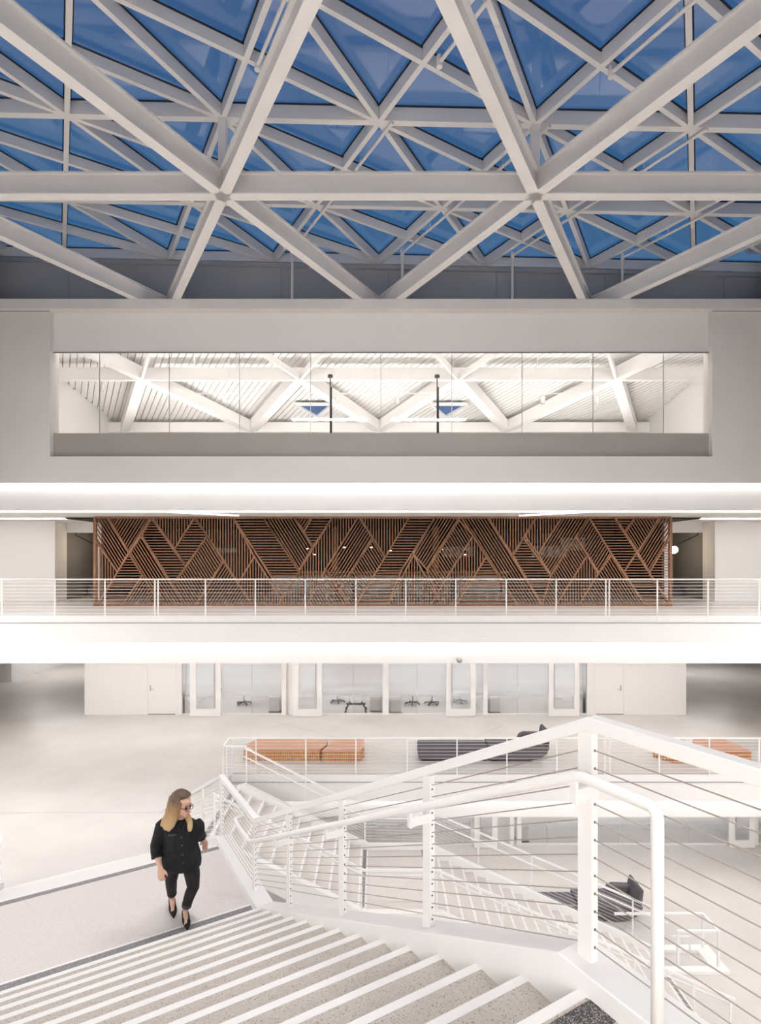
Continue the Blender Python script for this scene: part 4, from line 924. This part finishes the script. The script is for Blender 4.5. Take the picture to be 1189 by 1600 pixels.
def lounge(name, ox, oy, lv, lab, flip=1, which='both', lab2=None, sc=1.0):
    if which in ('both', 'box'):
        l_ = thing('lounge_bench', V(ox, oy, lv), lab, 'sofa', 'charcoal lounge seats')
        rbox('seat', ox, ox+2.13*sc, oy, oy+0.78, lv+0.05, lv+0.42, 'fabric', l_, 0.05, 4)
        rbox('plinth', ox+0.08, ox+2.05*sc, oy+0.08, oy+0.7, lv, lv+0.06, 'black', l_, 0.01)
    x = ox+2.16*sc
    c = thing('lounge_chair', V(x+0.9, oy, lv), lab2, 'sofa', 'charcoal lounge seats')
    # seat with a curved end sweeping up to the pointed back
    seat = [(x, lv+0.05), (x+1.2, lv+0.03), (x+1.55, lv+0.10), (x+1.75, lv+0.24), (x+1.84, lv+0.46), (x, lv+0.46)]
    prism('seat', [V(a, oy-0.06, b) for a, b in seat], (0, 0.95, 0), 'fabric', c, bevel=0.04, seg=3)
    back = [(x+1.70, lv+0.42), (x+1.84, lv+0.44), (x+1.90, lv+0.86), (x+1.84, lv+0.92), (x+1.78, lv+0.86)]
    prism('back_wing', [V(a, oy+0.05, b) for a, b in back], (0, 0.80, 0), 'fabric', c, bevel=0.03, seg=3)
    prism('backrest', [V(x+1.0, oy+0.62, lv+0.43), V(x+1.76, oy+0.62, lv+0.43), V(x+1.78, oy+0.62, lv+0.66), V(x+1.25, oy+0.62, lv+0.68), V(x+1.10, oy+0.62, lv+0.62)], (0, 0.24, 0), 'fabric', c, bevel=0.04, seg=3)
    rbox('plinth', x+0.08, x+1.3, oy+0.05, oy+0.75, lv, lv+0.06, 'black', c, 0.01)
lounge('l', 1.22, 16.98, L1, 'charcoal upholstered bench behind the middle railing', lab2='charcoal lounge chair with a pointed back wing on the middle floor')
lounge('l', 3.75, 16.3, L0, 'charcoal upholstered bench on the ground level beyond the stair', lab2='charcoal lounge chair with a high back on the ground level', sc=1.0)
gr = thing('cable_railing', V(7.2, 15.9, L0), 'low white railing panel in front of the ground level lounge', 'railing', 'cable railings')
run(gr, V(5.2, 15.7, L0), V(8.8, 15.7, L0), 1.0, 1.0, [0.0, 0.33, 0.345, 0.7, 1.0], 8, 0.08, 0.9, pw=0.04, pd=0.03) if False else None
bpy.data.objects.remove(gr)
# ------------------------------------------------------------------ woman on the landing
PO = V((283-CX)/F*5.68, 5.68, LH)
person = thing('person', PO, 'person in black tunic, cropped black trousers and pointed flats on the landing, head turned', 'person')
def Pp(x, y, z): return PO+Vector((x-0.356*y, y, z*0.955))
def blob(lst):
    vs, fs = [], []
    for pts, rads in lst:
        v, f = tube(None, [Pp(*p) for p in pts], rads, None, None, seg=14)
        b = len(vs); vs += v; fs += [tuple(b+i for i in q) for q in f]
    return vs, fs
def ell(c, r, ax=None, n=9):
    # ellipsoid as rings along z
    pts, rads = [], []
    for i in range(n):
        a = -math.pi/2+math.pi*(i+0.5)/n
        pts.append((c[0], c[1], c[2]+math.sin(a)*r[2])); rads.append((r[0]*math.cos(a), r[1]*math.cos(a)))
    return pts, rads
def rem(name, lst, mat, vox, sm=6):
    vs, fs = blob(lst)
    o = mesh_obj(name, vs, fs, mat, person)
    m = o.modifiers.new('remesh', 'REMESH'); m.mode = 'VOXEL'; m.voxel_size = vox; m.use_smooth_shade = True
    s = o.modifiers.new('smooth', 'SMOOTH'); s.iterations = sm; s.factor = 0.5
    return o
HC = Vector((0.005, -0.30, 1.365))          # head centre
FD = Vector((0.80, -0.56, -0.20)).normalized()  # facing direction
FR = FD.cross(Vector((0, 0, 1))).normalized(); FU = FR.cross(FD).normalized()
def hd(f, r, u): q = HC+FD*f+FR*r+FU*u; return (q.x, q.y, q.z)
def finger(base, dirs, rads): 
    pts = [Vector(base)]
    for d in dirs: pts.append(pts[-1]+Vector(d))
    return ([tuple(p) for p in pts], rads)
body = []
# head and neck
body.append(([hd(0.0, 0, -0.115), hd(0.005, 0, -0.10), hd(0.005, 0, -0.06), hd(0.0, 0, 0.0), hd(-0.005, 0, 0.05), hd(-0.01, 0, 0.09), hd(-0.01, 0, 0.108)],
             [(0.020, 0.03), (0.040, 0.050), (0.060, 0.075), (0.072, 0.088), (0.073, 0.09), (0.055, 0.065), (0.02, 0.025)]))
body.append(([hd(0.05, 0, -0.105), hd(0.072, 0, -0.095)], [(0.025, 0.02), (0.015, 0.012)]))          # chin
body.append(([hd(0.078, 0, 0.02), hd(0.094, 0, -0.012), hd(0.108, 0, -0.032), hd(0.09, 0, -0.042)], [0.008, 0.010, 0.012, 0.010]))  # nose
body.append(([hd(0.074, -0.022, -0.066), hd(0.086, 0, -0.064), hd(0.074, 0.022, -0.066)], [0.008, 0.010, 0.008]))   # lips
body.append(([hd(0.0, 0, -0.07), (0.0, -0.265, 1.23), (0.0, -0.25, 1.13)], [0.05, 0.048, 0.06]))
# torso core, legs to the shoes
body.append(([(0, -0.25, 1.14), (0, -0.22, 1.0), (0.0, -0.16, 0.85), (0.01, -0.12, 0.72)], [(0.13, 0.07), (0.12, 0.075), (0.11, 0.075), (0.12, 0.08)]))
body.append(([(0.08, -0.13, 0.70), (0.12, -0.13, 0.42), (0.075, -0.02, 0.24), (0.045, 0.03, 0.09), (0.045, 0.02, 0.035), (0.05, -0.14, 0.028)], [0.07, 0.045, 0.042, 0.030, 0.03, 0.022]))
body.append(([(-0.065, -0.11, 0.70), (-0.10, 0.0, 0.41), (-0.098, 0.12, 0.24), (-0.095, 0.20, 0.10), (-0.095, 0.20, 0.06), (-0.085, 0.05, 0.035)], [0.07, 0.045, 0.042, 0.030, 0.03, 0.022]))
# arms
body.append(([(-0.15, -0.25, 1.14), (-0.205, -0.24, 1.05), (-0.245, -0.21, 0.90), (-0.225, -0.26, 0.80), (-0.205, -0.30, 0.735)], [0.05, 0.042, 0.036, 0.032, 0.024]))
body.append(([(0.15, -0.25, 1.14), (0.175, -0.21, 1.05), (0.185, -0.11, 0.96), (0.215, -0.04, 0.885), (0.238, 0.02, 0.83)], [0.05, 0.042, 0.036, 0.031, 0.024]))
# near hand: palm and fingers, hanging and slightly curled
body.append(([(-0.204, -0.302, 0.74), (-0.198, -0.315, 0.70), (-0.192, -0.325, 0.665)], [(0.022, 0.016), (0.034, 0.017), (0.036, 0.014)]))
for k, (dx, ln) in enumerate(((-0.027, 0.9), (-0.009, 1.05), (0.009, 1.0), (0.026, 0.8))):
    body.append(finger((-0.192+dx, -0.325, 0.668), [(0.002, -0.002, -0.035*ln), (0.006, 0.012, -0.026*ln), (0.006, 0.018, -0.016*ln)], [0.0095, 0.009, 0.008, 0.0065]))
body.append(finger((-0.172, -0.322, 0.712), [(0.026, -0.004, -0.022), (0.010, 0.002, -0.028), (0.002, 0.006, -0.016)], [0.012, 0.0105, 0.009, 0.007]))
# far hand swung back
body.append(([(0.238, 0.02, 0.833), (0.244, 0.045, 0.80), (0.247, 0.065, 0.775)], [(0.022, 0.016), (0.030, 0.016), (0.032, 0.014)]))
for k, dx in enumerate((-0.024, -0.008, 0.008, 0.024)):
    body.append(finger((0.247+dx, 0.065, 0.777), [(0, 0.012, -0.032), (0, -0.004, -0.028), (0, -0.012, -0.014)], [0.009, 0.0085, 0.0078, 0.0065]))
body.append(finger((0.225, 0.04, 0.81), [(-0.02, 0.0, -0.025), (-0.006, 0.002, -0.024)], [0.011, 0.010, 0.008]))
rem('body', body, 'skin', 0.006, 4)
# face details
for sgn in (-1, 1):
    c = hd(0.080, sgn*0.032, 0.0)
    tube('eye', [Pp(*hd(0.070, sgn*0.032, 0.004)), Pp(*hd(0.083, sgn*0.032, 0.004))], [0.013, 0.009], 'black', person, seg=10)
    ring = [Pp(*hd(0.100-abs(math.cos(a))*0.006, sgn*0.034+math.cos(a)*0.027, 0.003+math.sin(a)*0.020)) for a in [2*math.pi*i/16 for i in range(17)]]
    tube('glasses_rim', ring, 0.0028, 'black', person, seg=6)
    tube('glasses_temple', [Pp(*hd(0.094, sgn*0.060, 0.008)), Pp(*hd(0.0, sgn*0.080, 0.006))], 0.0025, 'black', person, seg=6)
    tube('eyebrow', [Pp(*hd(0.086, sgn*0.014, 0.030)), Pp(*hd(0.085, sgn*0.034, 0.036)), Pp(*hd(0.073, sgn*0.050, 0.030))], 0.004, 'hair', person, seg=6)
tube('mouth', [Pp(*hd(0.082, -0.022, -0.066)), Pp(*hd(0.096, 0, -0.064)), Pp(*hd(0.082, 0.022, -0.066))], 0.0045, 'copper', person, seg=8)
tube('glasses_bridge', [Pp(*hd(0.098, -0.009, 0.006)), Pp(*hd(0.102, 0, 0.010)), Pp(*hd(0.098, 0.009, 0.006))], 0.0025, 'black', person, seg=6)
# hair: cap, a long sweep over the near shoulder and a lock over the far one
hair = []
def hlock(pts, rads): hair.append((pts, rads))
hlock([hd(-0.03, 0, -0.05), hd(-0.035, 0, 0.02), hd(-0.03, 0, 0.07), hd(-0.022, 0, 0.108), hd(-0.02, 0, 0.128)], [(0.082, 0.078), (0.092, 0.088), (0.090, 0.090), (0.066, 0.075), (0.025, 0.03)])
hlock([hd(0.045, 0, 0.095), hd(0.03, 0, 0.112), hd(-0.02, 0, 0.118)], [(0.05, 0.02), (0.06, 0.024), (0.06, 0.025)])
hlock([hd(0.02, 0.078, 0.06), hd(0.012, 0.090, 0.0), hd(0.0, 0.095, -0.06), (-0.095, -0.375, 1.25), (-0.13, -0.375, 1.19), (-0.16, -0.37, 1.145)], [0.028, 0.034, 0.042, (0.045, 0.03), (0.045, 0.025), (0.02, 0.012)])
hlock([hd(-0.06, 0.06, 0.03), hd(-0.06, 0.075, -0.06), (-0.115, -0.30, 1.25), (-0.155, -0.31, 1.19), (-0.19, -0.315, 1.15)], [0.045, 0.052, 0.048, (0.042, 0.035), (0.018, 0.015)])
hlock([hd(-0.01, 0.085, -0.03), (-0.06, -0.385, 1.27), (-0.095, -0.395, 1.20), (-0.125, -0.395, 1.14)], [0.03, 0.034, (0.034, 0.024), (0.014, 0.01)])
hlock([hd(-0.005, -0.078, 0.05), hd(-0.01, -0.088, -0.03), hd(0.0, -0.085, -0.10), (0.085, -0.345, 1.20), (0.085, -0.36, 1.15), (0.082, -0.365, 1.12)], [0.028, 0.032, 0.032, (0.028, 0.024), (0.026, 0.02), (0.015, 0.012)])
hlock([hd(-0.085, 0, 0.03), hd(-0.095, 0, -0.06), (-0.06, -0.20, 1.22), (-0.05, -0.18, 1.16)], [0.06, 0.06, (0.07, 0.04), (0.05, 0.02)])
o = rem('hair', hair, 'hair', 0.007, 5)
# tunic with rolled sleeves
tun = []
tun.append(([(0.0, -0.265, 1.215), (0.0, -0.262, 1.19), (0.0, -0.255, 1.15), (0.0, -0.24, 1.08), (0.0, -0.215, 0.98), (0.0, -0.19, 0.90), (0.003, -0.165, 0.80), (0.006, -0.145, 0.72), (0.006, -0.14, 0.655), (0.006, -0.14, 0.625)],
            [(0.065, 0.06), (0.11, 0.075), (0.175, 0.090), (0.182, 0.110), (0.170, 0.108), (0.170, 0.108), (0.192, 0.122), (0.200, 0.130), (0.192, 0.128), (0.120, 0.11)]))
tun.append(([(-0.14, -0.25, 1.165), (-0.19, -0.25, 1.12), (-0.215, -0.24, 1.02), (-0.248, -0.21, 0.90), (-0.243, -0.235, 0.85), (-0.232, -0.255, 0.805)], [0.055, 0.064, 0.060, 0.056, 0.055, 0.054]))
tun.append(([(0.14, -0.25, 1.165), (0.172, -0.245, 1.12), (0.178, -0.20, 1.04), (0.186, -0.11, 0.965), (0.20, -0.075, 0.925)], [0.052, 0.058, 0.055, 0.053, 0.050]))
tunic = rem('tunic', tun, 'shirt', 0.010, 5)
tube('collar', [Pp(-0.055, -0.325, 1.205), Pp(-0.03, -0.345, 1.17), Pp(0.0, -0.36, 1.12)], [(0.012, 0.02), (0.016, 0.022), (0.006, 0.008)], 'shirt', person, seg=8)
tube('collar', [Pp(0.058, -0.32, 1.205), Pp(0.035, -0.345, 1.17), Pp(0.008, -0.36, 1.12)], [(0.012, 0.02), (0.016, 0.022), (0.006, 0.008)], 'shirt', person, seg=8)
for (x, y, z) in ((0.008, -0.352, 1.06), (0.010, -0.325, 0.96), (0.014, -0.292, 0.85), (0.018, -0.282, 0.76)):
    tube('button', [Pp(x, y+0.01, z), Pp(x, y-0.004, z-0.001)], 0.009, 'cuff', person, seg=10)
tube('pocket_flap', [Pp(-0.125, -0.345, 1.075), Pp(-0.05, -0.356, 1.085)], [(0.005, 0.010), (0.005, 0.010)], 'cuff', person, seg=8)
tube('sleeve_cuff', [Pp(-0.234, -0.25, 0.825), Pp(-0.229, -0.262, 0.800)], [0.057, 0.057], 'shirt', person, seg=18)
tube('sleeve_cuff', [Pp(0.192, -0.095, 0.945), Pp(0.202, -0.07, 0.918)], [0.053, 0.053], 'shirt', person, seg=18)
# trousers and shoes
tro = [([(0.012, -0.13, 0.76), (0.012, -0.13, 0.64)], [(0.15, 0.10), (0.14, 0.10)]),
       ([(0.085, -0.13, 0.70), (0.112, -0.135, 0.55), (0.122, -0.13, 0.42), (0.098, -0.06, 0.32), (0.075, -0.01, 0.22), (0.058, 0.02, 0.135)], [0.085, 0.076, 0.060, 0.058, 0.053, 0.046]),
       ([(-0.070, -0.11, 0.70), (-0.090, -0.05, 0.55), (-0.102, 0.0, 0.41), (-0.101, 0.08, 0.30), (-0.098, 0.15, 0.20), (-0.096, 0.175, 0.16)], [0.085, 0.074, 0.059, 0.056, 0.050, 0.045])]
rem('trousers', tro, 'denim', 0.008, 5)
tube('trouser_cuff', [Pp(0.063, 0.012, 0.165), Pp(0.056, 0.022, 0.125)], [0.051, 0.050], 'cuff', person, seg=18)
tube('trouser_cuff', [Pp(-0.098, 0.15, 0.195), Pp(-0.096, 0.175, 0.158)], [0.049, 0.048], 'denim', person, seg=18)
for (hx, hy, hz, tx, ty) in ((0.042, 0.05, 0.0, 0.060, -0.17), (-0.098, 0.235, 0.025, -0.078, 0.01)):
    sole, upper = [], []
    d = Vector((tx-hx, ty-hy, 0)); L_ = d.length; d.normalize(); sd = Vector((-d.y, d.x, 0))
    prof_ = [(-0.16, 0.024), (-0.06, 0.040), (0.30, 0.038), (0.62, 0.046), (0.82, 0.036), (0.98, 0.016), (1.08, 0.005)]
    rings = []
    vs, fs = [], []
    hts = [0.062, 0.066, 0.052, 0.050, 0.052, 0.036, 0.020]
    for (f, w), ht in zip(prof_, hts):
        c = Vector((hx, hy, hz*(1-max(0, f))))+d*(f*L_)
        for s_, hh in ((-1, 0.004), (1, 0.004), (1.02, ht*0.6), (0.75, ht), (-0.75, ht), (-1.02, ht*0.6)):
            q_ = c+sd*(w*s_); vs.append(Pp(q_.x, q_.y, q_.z+hh))
    for i in range(len(prof_)-1):
        for k in range(6):
            if k == 3 and i in (1, 2): continue           # open instep
            fs.append((6*i+k, 6*i+(k+1) % 6, 6*i+6+(k+1) % 6, 6*i+6+k))
    fs += [tuple(range(6)), tuple(6*(len(prof_)-1)+k for k in range(6))]
    o = mesh_obj('shoe', vs, fs, 'shoe', person, smooth=True)
    s = o.modifiers.new('sub', 'SUBSURF'); s.levels = 2; s.render_levels = 2
# ------------------------------------------------------------------ lamps of the galleries, plus fill lines added for brightness
def linear(x0, x1, y0, y1, h, label, mat='panel'):
    t = thing('linear_light', V((x0+x1)/2, (y0+y1)/2, h), label, 'light', 'linear ceiling lights')
    box('diffuser', x0, x1, y0, y1, h-0.03, h-0.02, mat, t); box('housing', x0-0.02, x1+0.02, y0-0.02, y1+0.02, h-0.015, h, 'white', t)
linear(-13, 13, 16.65, 17.1, C2+0.199, 'recessed light line in the upper gallery ceiling', 'upper')
linear(-13, 13, 19.6, 19.9, -3.121, 'recessed light line in the middle gallery ceiling', 'panel_soft')
linear(-3, 13, 18.0, 18.3, -7.621, 'recessed light line in the ground gallery ceiling', 'panel_soft')
for sgn, nm in ((-1, 'left'), (1, 'right')):
    a, b = sorted((sgn*12.0, sgn*13.2))
    linear(a, b, -7, 14, C2-0.001, 'light line over the %s side gallery' % nm, 'side')  # out-of-view lamp line added to light the hall from the side
    a, b = sorted((sgn*10.4, sgn*17.0))
    linear(a, b, 19.4, 19.75, C2-0.001, 'light line over the %s end of the upper gallery' % nm, 'panel_end')  # added to brighten the white walls beside the screen
    t = thing('ceiling_light_line', V(sgn*5.6, 17.5, C2), 'slim light line slanting across the upper gallery ceiling, %s' % nm, 'light', 'slanting light lines')
    bar('diffuser', V(sgn*6.5, 16.75, C2-0.012), V(sgn*4.65, 18.35, C2-0.012), 0.09, 0.02, 'panel_soft', t)  # glowing strip stands in for a streak of glass reflection
for k, y in enumerate((-4.2, -6.6)):
    linear(-10, 10, y-0.5, y+0.5, C2-0.001, 'ceiling light row behind the stair head, %s' % ('near' if k == 0 else 'far'))  # rows behind the camera, added to light the stair

# unseen fill bars added to light the stair, tilted toward the far wall
for k, (xa_, xb_) in enumerate(((-4.2, -0.6), (0.6, 4.2))):
    t = thing('flood_bar', V((xa_+xb_)/2, 5.7, 7.0), 'flood light bar under the roof beam above the stair, %s' % ('left' if k == 0 else 'right'), 'light', 'flood light bars')
    c0, c1 = V(xa_, 5.7, 6.6), V(xb_, 5.7, 6.6)
    dv = Vector((0, 0.293, 0.062))*0.5; up_ = Vector((0, -0.208, 0.978))
    mesh_obj('diffuser', [c0-dv, c1-dv, c1+dv, c0+dv], [(0, 1, 2, 3)], 'flood', t)
    prism('housing', [c0-dv*1.1+up_*0.01, c1-dv*1.1+up_*0.01, c1+dv*1.1+up_*0.01, c0+dv*1.1+up_*0.01], up_*0.08, 'white', t)
    for x in (xa_+0.4, xb_-0.4): rod('hanger', V(x, 5.7, 6.65), V(x, 5.8, HB+0.02), 0.02, 'white', t)
